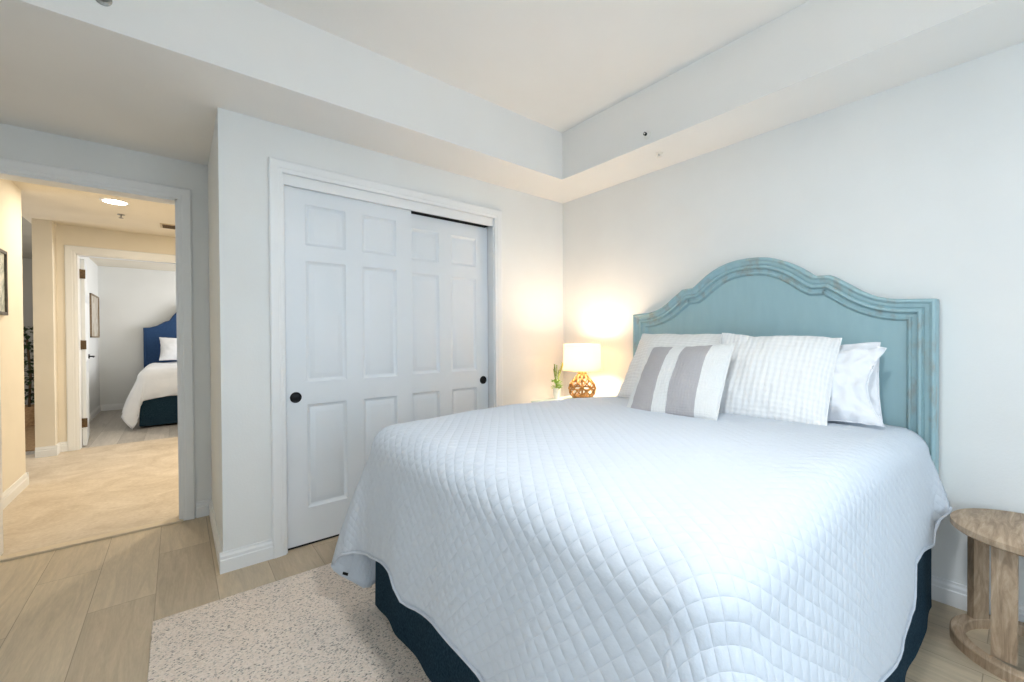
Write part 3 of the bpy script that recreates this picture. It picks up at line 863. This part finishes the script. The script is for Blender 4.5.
# ================================================================= PILLOWS
def pillow(name, mat, base_c, top_c, width, thick, label, cat='pillow', group=None, pinch=0.05, flange=0.0, seed=0, yawdir=(0, 1, 0), shear=0.0, wr=0.006, nu=44, nv=36):
    """base_c / top_c: middle of the lower and the upper edge; width along yawdir (u=0 at high Y)"""
    b = Vector(base_c); t = Vector(top_c); H = (t - b); h = H.length; Hn = H.normalized()
    W = Vector(yawdir).normalized(); W = (W - Hn * W.dot(Hn)).normalized(); Nn = Hn.cross(W).normalized()
    c = (b + t) / 2
    me = bpy.data.meshes.new(name); bm = bmesh.new(); uvl = bm.loops.layers.uv.new('UVMap')
    def P(u, v, s):
        # u,v in -1..1
        pu = u * (1 - pinch * (1 - v * v)) ; pv = v * (1 - min(pinch, 0.06) * (1 - u * u))
        e = max(0.0, (1 - u ** 2)) ** 0.55 * max(0.0, (1 - v ** 2)) ** 0.55
        if flange:
            k = 1 - flange
            e = (max(0.0, 1 - (u / k) ** 2) ** 0.5 if abs(u) < k else 0) * (max(0.0, 1 - (v / k) ** 2) ** 0.5 if abs(v) < k else 0)
        n1 = noise.noise((u * 2.2 + seed, v * 2.2, s * 0.5)); n2 = noise.noise((u * 6 + seed, v * 5, 3 + s))
        edge = max(abs(u), abs(v))
        crease = 0.5 * wr * noise.noise((u * 3 + v * 9 + seed, v * 2, 8))
        off = s * (thick / 2) * e * (1 + 0.12 * n1) + wr * (n2 + n1) * (0.4 + 0.6 * edge) + crease
        sag = -0.18 * (1 - v) * 0
        q_ = c + W * (-(pu) * width / 2 * (1 + 0.012 * n2) * -1) + Hn * (pv * h / 2 + 0.008 * n1 * edge) + Nn * off
        q_ += W * shear * v
        return q_
    grids = []
    for s in (1, -1):
        grids.append([[None] * (nv + 1) for _ in range(nu + 1)])
    for i in range(nu + 1):
        for j in range(nv + 1):
            u = -math.cos(math.pi * i / nu); v = -math.cos(math.pi * j / nv)
            u = 0.5 * u + 0.5 * (-1 + 2 * i / nu); v = 0.5 * v + 0.5 * (-1 + 2 * j / nv)
            border = i in (0, nu) or j in (0, nv)
            a = bm.verts.new(P(u, v, 1)); grids[0][i][j] = a
            grids[1][i][j] = a if border else bm.verts.new(P(u, v, -1))
    for gi, gr in enumerate(grids):
        for i in range(nu):
            for j in range(nv):
                qd = [gr[i][j], gr[i + 1][j], gr[i + 1][j + 1], gr[i][j + 1]]
                uv_ = [(1 - i / nu, j / nv), (1 - (i + 1) / nu, j / nv), (1 - (i + 1) / nu, (j + 1) / nv), (1 - i / nu, (j + 1) / nv)]
                if gi: qd = qd[::-1]; uv_ = uv_[::-1]
                try:
                    f = bm.faces.new(qd)
                    for l, x in zip(f.loops, uv_): l[uvl].uv = x
                except ValueError: pass
    # piping / edge seam
    bmesh.ops.recalc_face_normals(bm, faces=bm.faces[:])
    bm.to_mesh(me)
    seam = [P(-1 + 2 * i / 30, -1, 1) for i in range(30)] + [P(1, -1 + 2 * i / 24, 1) for i in range(24)] + [P(1 - 2 * i / 30, 1, 1) for i in range(30)] + [P(-1, 1 - 2 * i / 24, 1) for i in range(24)]
    bm.free()
    me.polygons.foreach_set('use_smooth', [True] * len(me.polygons)); me.materials.append(mat)
    o = bpy.data.objects.new(name, me); COL.objects.link(o)
    tag(o, label, cat, group)
    bm = bmesh.new(); tube(bm, seam, 0.0035, 6, closed=True); link_bm('seam', bm, mat, o)
    return o


pillow('sham_pillow', M['sham_h'], (2.20, 1.365, 0.815), (2.47, 1.355, 1.215), 0.60, 0.16, 'white ribbed sham leaning on the headboard, half behind the striped pillow', pinch=0.03, seed=1, wr=0.007)
pillow('sham_pillow', M['sham_v'], (2.11, 0.805, 0.805), (2.42, 0.822, 1.200), 0.53, 0.14, 'large white gauzy sham in the middle of the bed, right of the striped pillow', pinch=0.03, seed=5, wr=0.008, yawdir=(-0.16, 1, -0.05))
pillow('bed_pillow', M['linen'], (2.43, 0.625, 0.80), (2.505, 0.645, 1.150), 0.43, 0.09, 'plain white pillow mostly hidden, its corner rising behind the front white pillow', pinch=0.05, seed=9, wr=0.01)
pillow('bed_pillow', M['linen'], (2.28, 0.600, 0.805), (2.445, 0.625, 1.125), 0.45, 0.12, 'smooth white bed pillow nearest the right edge of the headboard', pinch=0.27, seed=12, wr=0.018)
pillow('striped_pillow', M['band'], (1.80, 1.09, 0.816), (2.14, 1.140, 1.145), 0.46, 0.13, 'small throw pillow with two wide grey bands, frontmost on the quilt', pinch=0.02, seed=21, wr=0.005, shear=0.01)

# ================================================================= NIGHTSTAND
NX0, NX1, NY0, NY1, NZ = 2.06, 2.645, 1.90, 2.345, 0.722
ns = empty('nightstand', ((NX0 + NX1) / 2, (NY0 + NY1) / 2, 0), 'pale aqua nightstand between the big bed and the closet wall', 'nightstand')
bm = bmesh.new(); box(bm, NX0, NX1, NY0, NY1, NZ - 0.022, NZ, 0.004); link_bm('tabletop', bm, M['ntable'], ns)
bm = bmesh.new(); box(bm, NX0 + 0.03, NX1 - 0.01, NY0 + 0.02, NY1 - 0.02, 0.16, NZ - 0.030, 0.003); link_bm('body', bm, M['ntable'], ns)
for zz in (0.20, 0.44):
    bm = bmesh.new(); box(bm, NX0 + 0.014, NX0 + 0.03, NY0 + 0.04, NY1 - 0.04, zz, zz + 0.21, 0.003); dr = link_bm('drawer', bm, M['ntable'], ns)
    bm = bmesh.new(); mtk = Matrix.Translation((NX0 + 0.014, (NY0 + NY1) / 2, zz + 0.105)) @ Matrix.Rotation(R(-90), 4, 'Y')
    lathe(bm, [(0, 0.024), (0.012, 0.022), (0.014, 0.016), (0.006, 0.008), (0.008, 0), (0, 0)], 0, 0, 0, 16, mtk); link_bm('knob', bm, M['black'], dr)
for lx in (NX0 + 0.05, NX1 - 0.04):
    for ly in (NY0 + 0.045, NY1 - 0.045):
        bm = bmesh.new(); lathe(bm, [(0, 0), (0.014, 0), (0.022, 0.16), (0, 0.16)], lx, ly, 0, 12); link_bm('leg', bm, M['ntable'], ns)

# ================================================================= LAMP
LX, LY = 2.41, 2.145
lamp = empty('table_lamp', (LX, LY, NZ), 'lit table lamp with open woven gourd base and cream drum shade', 'lamp')


def gourd_r(t):
    pts = [(0, 0.050), (0.06, 0.074), (0.2, 0.095), (0.36, 0.101), (0.5, 0.094), (0.64, 0.072), (0.76, 0.048), (0.88, 0.030), (1.0, 0.024)]
    for (a, p), (b, q_) in zip(pts, pts[1:]):
        if t <= b:
            k = (t - a) / (b - a); k = k * k * (3 - 2 * k) * 0.5 + k * 0.5
            return p + (q_ - p) * k
    return pts[-1][1]


GH = 0.212
bm = bmesh.new()
for sgn in (1, -1):
    for k in range(9):
        a0 = 2 * math.pi * k / 9
        tube(bm, [(LX + gourd_r(t) * math.cos(a0 + sgn * t * 2.3), LY + gourd_r(t) * math.sin(a0 + sgn * t * 2.3), NZ + 0.008 + GH * t) for t in [i / 22 for i in range(23)]], 0.0052, 6)
for t in (0.0, 0.05, 0.10, 0.36, 0.92, 0.98):
    tube(bm, [(LX + (gourd_r(t) + 0.002) * math.cos(a), LY + (gourd_r(t) + 0.002) * math.sin(a), NZ + 0.008 + GH * t) for a in [2 * math.pi * i / 30 for i in range(30)]], 0.0052, 6, closed=True)
link_bm('woven_base', bm, M['rattan'], lamp)
bm = bmesh.new(); lathe(bm, [(0, 0), (0.048, 0), (0.048, 0.007), (0.008, 0.010), (0.006, 0.30), (0.010, 0.305), (0.010, 0.33), (0, 0.33)], LX, LY, NZ + 0.001, 20); link_bm('stem', bm, M['rattan'], lamp)
bm = bmesh.new(); SZ0, SZ1 = 0.945, 1.143
n = 48
r0, r1 = 0.145, 0.138
lathe(bm, [(r0, SZ0), (r1, SZ1), (r1 - 0.003, SZ1), (r0 - 0.003, SZ0), (r0, SZ0)], LX, LY, 0, n); link_bm('lamp_shade', bm, M['shade'], lamp)
bm = bmesh.new()
for k in range(3):
    a = 2 * math.pi * k / 3
    tube(bm, [(LX, LY, SZ1 - 0.02), (LX + r1 * math.cos(a), LY + r1 * math.sin(a), SZ1 - 0.004)], 0.0018, 5)
tube(bm, [(LX, LY, NZ + 0.32), (LX, LY, SZ1 - 0.015)], 0.002, 5)
link_bm('shade_frame', bm, M['steel'], lamp)
bm = bmesh.new(); lathe(bm, [(0, -0.035), (0.012, -0.03), (0.014, -0.01), (0.027, 0.012), (0.026, 0.03), (0.014, 0.044), (0, 0.048)], LX + 0.0, LY, 1.045, 16); link_bm('bulb', bm, M['bulb'], lamp)
pl_ = bpy.data.lights.new('lamp_bulb_light', 'POINT'); pl_.energy = 17; pl_.color = (1.0, 0.75, 0.52); pl_.shadow_soft_size = 0.06
po = bpy.data.objects.new('lamp_bulb_light', pl_); po.location = (LX, LY, 1.052); COL.objects.link(po); po.parent = lamp; po.matrix_parent_inverse = Matrix.Translation(-lamp.location)
bpy.data.objects['bulb'].visible_shadow = True

# ================================================================= POTTED SPRIG
random.seed(4)
PX, PY = 2.28, 2.288
pp = empty('potted_plant', (PX, PY, NZ), 'small green sprig plant in a white cup on the nightstand', 'plant')
bm = bmesh.new(); lathe(bm, [(0, 0), (0.022, 0), (0.026, 0.02), (0.030, 0.085), (0.027, 0.085), (0.024, 0.07), (0, 0.07)], PX, PY, NZ, 24); link_bm('pot', bm, M['potwhite'], pp)
bm = bmesh.new(); bl = bmesh.new()


def leaf(bmx, p, d, ln, wd):
    d = Vector(d).normalized(); s = d.cross(Vector((0, 0, 1)))
    if s.length < 0.05: s = Vector((1, 0, 0))
    s.normalize(); p = Vector(p); u = s.cross(d)
    a = bmx.verts.new(p); b = bmx.verts.new(p + d * ln * 0.45 + s * wd / 2 + u * 0.1 * wd); c = bmx.verts.new(p + d * ln - Vector((0, 0, 0.15 * ln))); e = bmx.verts.new(p + d * ln * 0.45 - s * wd / 2 + u * 0.1 * wd)
    m_ = bmx.verts.new(p + d * ln * 0.5 - u * 0.12 * wd)
    bmx.faces.new((a, b, m_)); bmx.faces.new((b, c, m_)); bmx.faces.new((c, e, m_)); bmx.faces.new((e, a, m_))


for k in range(7):
    a = random.uniform(0, 6.28); ln = random.uniform(0.15, 0.22); tilt = random.uniform(0.10, 0.26)
    pts = [(PX + 0.01 * math.cos(a) + math.cos(a) * tilt * ln * t * t, PY + 0.01 * math.sin(a) + math.sin(a) * tilt * ln * t * t, NZ + 0.07 + ln * t) for t in [i / 6 for i in range(7)]]
    tube(bm, pts, [0.0016 + 0.003 * (i > 3) for i in range(7)], 5)
    for i in range(6, 22):
        t = i / 22; pt = pts[min(6, int(t * 6))]
        aa = random.uniform(0, 6.28)
        leaf(bl, (pt[0], pt[1], NZ + 0.07 + ln * t), (math.cos(aa), math.sin(aa), 0.9), 0.016, 0.006)
for k in range(120):
    a = random.uniform(0, 6.28); rr = random.uniform(0.0, 0.032)
    leaf(bl, (PX + rr * math.cos(a), PY + rr * math.sin(a), NZ + random.uniform(0.078, 0.14)), (math.cos(a), math.sin(a), random.uniform(-0.2, 0.9)), random.uniform(0.018, 0.03), 0.014)
link_bm('stems', bm, M['stem'], pp); link_bm('leaves', bl, M['leaf'], pp, False)

# ================================================================= ROUND SIDE TABLE
SX, SY, SR, SH = 2.430, -0.02, 0.220, 0.480
st = empty('side_table', (SX, SY, 0), 'round weathered wood side table on four boards and a ring', 'side table')
bm = bmesh.new(); lathe(bm, [(0, SH), (SR - 0.006, SH), (SR, SH - 0.005), (SR, SH - 0.026), (SR - 0.006, SH - 0.031), (0, SH - 0.031)], SX, SY, 0, 64); link_bm('tabletop', bm, M['stool'], st)
bm = bmesh.new(); lathe(bm, [(SR, 0.0), (SR, 0.036), (SR - 0.004, 0.040), (SR - 0.036, 0.040), (SR - 0.040, 0.036), (SR - 0.040, 0.0), (SR, 0.0)], SX, SY, 0, 64); link_bm('base_ring', bm, M['stool'], st)
for lx, ly, ang in ((SX + 0.122, SY + 0.150, 50), (2.288, 0.054, 175), (SX + 0.122, SY - 0.150, -50), (2.288, -0.116, 185)):
    mtx = Matrix.Translation((lx, ly, 0)) @ Matrix.Rotation(R(ang), 4, 'Z')
    bm = bmesh.new(); box(bm, -0.013, 0.013, -0.031, 0.031, 0.0395, SH - 0.030, 0.003, mtx); link_bm('leg', bm, M['stool'], st)

# ================================================================= SPRINKLERS, VENT, DOWNLIGHT
bm = bmesh.new(); mtx = Matrix.Translation((FX1, 1.475, 2.434)) @ Matrix.Rotation(R(-90), 4, 'Y')
lathe(bm, [(0, 0), (0.026, 0), (0.026, 0.003), (0.016, 0.007), (0.012, 0.007), (0.010, 0.02), (0.006, 0.022), (0.005, 0.035), (0, 0.035)], 0, 0, 0, 24, mtx)
o = link_bm('fire_sprinkler', bm, M['potwhite'], None); tag(o, 'sidewall sprinkler on the upright face of the soffit above the headboard', 'sprinkler')
bm = bmesh.new(); lathe(bm, [(0, 0.034), (0.010, 0.034), (0.010, 0.006), (0, 0.006)], 0, 0, 0, 12, mtx); link_bm('nozzle', bm, M['black'], o)
bm = bmesh.new()
bm = bmesh.new(); lathe(bm, [(0, ZS), (0.022, ZS), (0.020, ZS - 0.004), (0.006, ZS - 0.006), (0.005, ZS - 0.02), (0.016, ZS - 0.022), (0.016, ZS - 0.025), (0, ZS - 0.026)], 2.43, 1.50, 0, 20)
o = link_bm('fire_sprinkler', bm, M['potwhite'], None); tag(o, 'small pendent sprinkler under the soffit above the headboard', 'sprinkler')
bm = bmesh.new(); mtx = Matrix.Translation((-0.205, FY1, 2.488)) @ Matrix.Rotation(R(90), 4, 'X')
lathe(bm, [(0, 0), (0.026, 0), (0.026, 0.003), (0.016, 0.007), (0.012, 0.02), (0.006, 0.022), (0.005, 0.035), (0, 0.035)], 0, 0, 0, 24, mtx)
o = link_bm('fire_sprinkler', bm, M['steel'], None); tag(o, 'sidewall sprinkler cut by the top of the photo, above the alcove', 'sprinkler')
HZ = 2.43
dl = empty('ceiling_light', (-0.42, 5.12, HZ), 'round recessed light glowing in the hall ceiling', 'ceiling light')
bm = bmesh.new(); lathe(bm, [(0.082, HZ), (0.100, HZ), (0.098, HZ - 0.006), (0.080, HZ - 0.007), (0.080, HZ)], -0.42, 5.12, 0, 36); link_bm('trim_ring', bm, M['trim'], dl)
bm = bmesh.new(); lathe(bm, [(0, HZ - 0.004), (0.081, HZ - 0.004), (0.081, HZ - 0.001), (0, HZ - 0.001)], -0.42, 5.12, 0, 36); link_bm('lens', bm, M['downlight'], dl)
l = bpy.data.lights.new('hall_light', 'AREA'); l.shape = 'DISK'; l.size = 0.16; l.energy = 10; l.color = (1.0, 0.89, 0.72)
lo = bpy.data.objects.new('hall_light', l); lo.location = (-0.42, 5.12, HZ - 0.012); COL.objects.link(lo)
l2 = bpy.data.lights.new('hall_fill_right', 'AREA'); l2.shape = 'DISK'; l2.size = 0.16; l2.energy = 27; l2.color = (1.0, 0.88, 0.70)  # unseen lamp added to brighten the hall, without a fixture
lo = bpy.data.objects.new('hall_fill_right', l2); lo.location = (0.9, 5.12, HZ - 0.012); COL.objects.link(lo)
bm = bmesh.new(); lathe(bm, [(0, HZ), (0.030, HZ), (0.028, HZ - 0.005), (0.007, HZ - 0.008), (0.006, HZ - 0.03), (0.018, HZ - 0.032), (0.018, HZ - 0.036), (0, HZ - 0.037)], -0.418, 5.62, 0, 20)
o = link_bm('fire_sprinkler', bm, M['steel'], None); tag(o, 'pendent sprinkler on the hall ceiling just past the round light', 'sprinkler')
vt = empty('ceiling_vent', (-0.0, 5.9, HZ), 'flat ceiling vent at the right side of the hall ceiling', 'vent')
bm = bmesh.new(); box(bm, -0.13, 0.15, 5.78, 5.98, HZ - 0.008, HZ, 0.002); link_bm('frame', bm, M['vent'], vt)
for k in range(5):
    bm = bmesh.new(); box(bm, -0.11, 0.13, 5.80 + k * 0.035, 5.812 + k * 0.035, HZ - 0.014, HZ - 0.007); link_bm('slat', bm, M['bronze'], vt, False)

# ================================================================= PICTURES
def picture(name, x, y0, y1, z0, z1, fmat, amat, label, fw_=0.022, mat_w=0.03):
    e = empty(name, (x, (y0 + y1) / 2, (z0 + z1) / 2), label, 'picture')
    bm = bmesh.new()
    box(bm, x, x + 0.022, y0, y1, z0, z0 + fw_, 0.002); box(bm, x, x + 0.022, y0, y1, z1 - fw_, z1, 0.002)
    box(bm, x, x + 0.022, y0, y0 + fw_, z0, z1, 0.002); box(bm, x, x + 0.022, y1 - fw_, y1, z0, z1, 0.002)
    link_bm('picture_frame', bm, fmat, e)
    bm = bmesh.new(); box(bm, x + 0.002, x + 0.010, y0 + fw_, y1 - fw_, z0 + fw_, z1 - fw_); link_bm('print', bm, amat, e, False)
    return e


picture('framed_picture', -0.985, 4.15, 4.70, 1.38, 1.845, M['frame'], M['art'], 'dark-framed pale print on the cream hall wall')
picture('framed_picture', -1.02, 8.85, 9.66, 1.23, 1.90, M['frame2'], M['art2'], 'bronze-framed picture on the far bedroom wall behind the open door')

# ================================================================= FAR BED
FB = empty('bed', (0.33, 8.5, 0), 'blue upholstered bed in the far bedroom', 'bed')
fx0, fx1, fy0, fy1 = 7.47, 9.58, -1.10, 0.40       # local: x -> world Y, y -> minus world X
TF = lambda v: Vector((-v.y, v.x, v.z))
bm = bmesh.new(); box(bm, -fy1 + 0.01, -fy0 - 0.01, fx0 + 0.01, fx1, 0.06, 0.48, 0.03); link_bm('base', bm, M['skirt'], FB)
bm = bmesh.new(); rounded_box(bm, -fy1 + 0.02, -fy0 - 0.02, fx0 + 0.03, fx1, 0.48, 0.72, 0.07); link_bm('mattress', bm, M['mattress'], FB)
bm = bmesh.new(); skirt(bm, fx0, fx1, fy0, fy1, 0.46, 0.03, 0.002, TF); link_bm('bed_skirt', bm, M['skirt'], FB)
fh = [(0.79, 1.40), (0.70, 1.405), (0.62, 1.43), (0.55, 1.475), (0.50, 1.51), (0.44, 1.53), (0.40, 1.60), (0.33, 1.70), (0.24, 1.775), (0.13, 1.81), (0, 1.82)]
FC = 0.335
ol = [(FC - x, z) for x, z in fh] + [(FC + x, z) for x, z in reversed(fh[:-1])]
ol = [(FC - 0.79, 0.1)] + ol + [(FC + 0.79, 0.1)]
bm = bmesh.new(); rg = []
for d, dep in ((0.0, 0.09), (0, 0.012), (0.012, 0.0), (0.04, 0.0), (0.045, 0.008), (0.052, 0.008)):
    rg.append([bm.verts.new((x, 9.60 + dep, z)) for x, z in offset_path(ol, d)])
for a, b in zip(rg, rg[1:]):
    for i in range(len(a) - 1): bm.faces.new((a[i], a[i + 1], b[i + 1], b[i]))
lst = rg[-1]; L2 = len(lst)
for i in range(L2 // 2):
    a, b, c, d = lst[i], lst[i + 1], lst[L2 - 2 - i], lst[L2 - 1 - i]
    if b is c: bm.faces.new((a, b, d))
    elif len({a, b, c, d}) == 4: bm.faces.new((a, b, c, d))
link_bm('headboard', bm, M['navy'], FB, True, 30)
fctrl = [(0.0, (9.5, 0.50, 0.35)), (0.8, (7.9, 0.52, 0.30)), (1.0, (7.62, 0.53, 0.26)), (1.35, (7.46, 0.60, 0.20)), (1.5, (7.36, 0.47, 0.02)), (1.58, (7.37, 0.43, 0.10)), (1.85, (7.42, 0.395, 0.30)), (2.0, (7.43, 0.36, 0.375)),
         (2.3, (7.43, 0.10, 0.42)), (3, (7.43, -1.0, 0.36)), (3.5, (7.36, -1.2, 0.1)), (4, (7.6, -1.2, 0.3)), (5, (9.5, -1.2, 0.35))]
dv, _h = quilt('duvet', M['linen'], 7.44, 9.5, -1.13, 0.43, 0.13, lambda x, y: 0.80 + 0.02 * noise.noise((x * 3, y * 3, 0)), fctrl, lambda s: 0.05, TF, 0.05, 0.02, 14, 0.02)
tag(dv, 'white duvet hanging over the foot of the far blue bed', 'duvet')
pillow('bed_pillow', M['linen'], (0.07, 9.24, 0.83), (0.07, 9.42, 1.22), 0.62, 0.18, 'white pillow leaning against the blue headboard in the far bedroom', pinch=0.07, seed=31, wr=0.015, yawdir=(1, 0.1, 0), nu=24, nv=20)

# ================================================================= LIVING ROOM GLIMPSE
bm = bmesh.new(); box(bm, -2.6, -1.2, 6.75, 9.1, 0.0005, 0.012, 0.003); o = link_bm('jute_rug', bm, M['jute'], None); tag(o, 'tan jute rug seen past the hall corner under the dark plant', 'rug')
ca = empty('cabinet', (-1.55, 9.38, 0), 'tall black cabinet behind the leafy plant past the hall corner', 'cabinet')
bm = bmesh.new(); box(bm, -1.66, -1.15, 9.26, 9.49, 0.05, 1.72, 0.004); link_bm('body', bm, M['black'], ca)
bm = bmesh.new(); box(bm, -1.65, -1.41, 9.245, 9.262, 0.08, 1.70, 0.003); link_bm('cabinet_door', bm, M['black'], ca)
bm = bmesh.new(); box(bm, -1.40, -1.16, 9.245, 9.262, 0.08, 1.70, 0.003); link_bm('cabinet_door', bm, M['black'], ca)
pt = empty('potted_tree', (-1.62, 8.75, 0), 'dark leafy floor plant past the hall corner', 'plant')
bm = bmesh.new(); lathe(bm, [(0, 0.013), (0.13, 0.013), (0.17, 0.28), (0.155, 0.28), (0.14, 0.24), (0, 0.24)], -1.62, 8.75, 0, 24); link_bm('pot', bm, M['jute'], pt)
bm = bmesh.new(); tube(bm, [(-1.62, 8.75, 0.24), (-1.60, 8.74, 0.7), (-1.63, 8.76, 1.2)], 0.014, 6); link_bm('trunk', bm, M['bronze'], pt)
bm = bmesh.new(); random.seed(8)
for k in range(420):
    a = random.uniform(0, 6.28); zz = random.uniform(0.32, 1.38); rr = random.uniform(0.02, 0.26) * (1 - abs(zz - 0.85) * 0.9)
    leaf(bm, (-1.62 + rr * math.cos(a), 8.75 + rr * math.sin(a), zz), (math.cos(a), math.sin(a), random.uniform(-0.6, 0.7)), random.uniform(0.07, 0.13), 0.05)
link_bm('foliage', bm, M['darkleaf'], pt, False)

# ================================================================= UNSEEN CEILING FAN, its lamps added to brighten the bed and tray
CFX, CFY = 0.80, 0.36
fan = empty('unseen_ceiling_fan', (CFX, CFY, ZT), 'unseen white ceiling fan with an added frosted light bowl in the tray ceiling', 'ceiling fan')
bm = bmesh.new(); lathe(bm, [(0, ZT), (0.07, ZT), (0.06, ZT - 0.04), (0.014, ZT - 0.05), (0.014, ZT - 0.12), (0.09, ZT - 0.13), (0.11, ZT - 0.16), (0.10, ZT - 0.22), (0, ZT - 0.22)], CFX, CFY, 0, 32); link_bm('motor_housing', bm, M['trim'], fan)
bm = bmesh.new(); lathe(bm, [(0.095, ZT - 0.222), (0.11, ZT - 0.25), (0.095, ZT - 0.30), (0.05, ZT - 0.33), (0, ZT - 0.34)], CFX, CFY, 0, 32); link_bm('added_light_bowl', bm, M['shade'], fan)
for k in range(5):
    mtx = Matrix.Translation((CFX, CFY, ZT - 0.19)) @ Matrix.Rotation(2 * math.pi * k / 5 + 0.5, 4, 'Z') @ Matrix.Rotation(R(12), 4, 'X')
    bm = bmesh.new(); box(bm, 0.10, 0.20, -0.02, 0.02, -0.004, 0.004, 0.001, mtx); box(bm, 0.18, 0.56, -0.06, 0.06, -0.004, 0.003, 0.002, mtx); link_bm('blade', bm, M['trim'], fan)
fl = bpy.data.lights.new('fan_bowl_fill', 'POINT'); fl.energy = 40; fl.color = (0.96, 0.98, 1.0); fl.shadow_soft_size = 0.06  # lamp in the added bowl, there to brighten the tray and room
fo = bpy.data.objects.new('fan_bowl_fill', fl); fo.location = (CFX, CFY, ZT - 0.27); COL.objects.link(fo)
fl = bpy.data.lights.new('fan_down_fill', 'AREA'); fl.shape = 'DISK'; fl.size = 0.2; fl.energy = 16.5; fl.color = (0.93, 0.97, 1.0)  # extra down-facing lamp added below the bowl to brighten the bed top
fo = bpy.data.objects.new('fan_down_fill', fl); fo.location = (CFX, CFY, ZT - 0.345); COL.objects.link(fo)
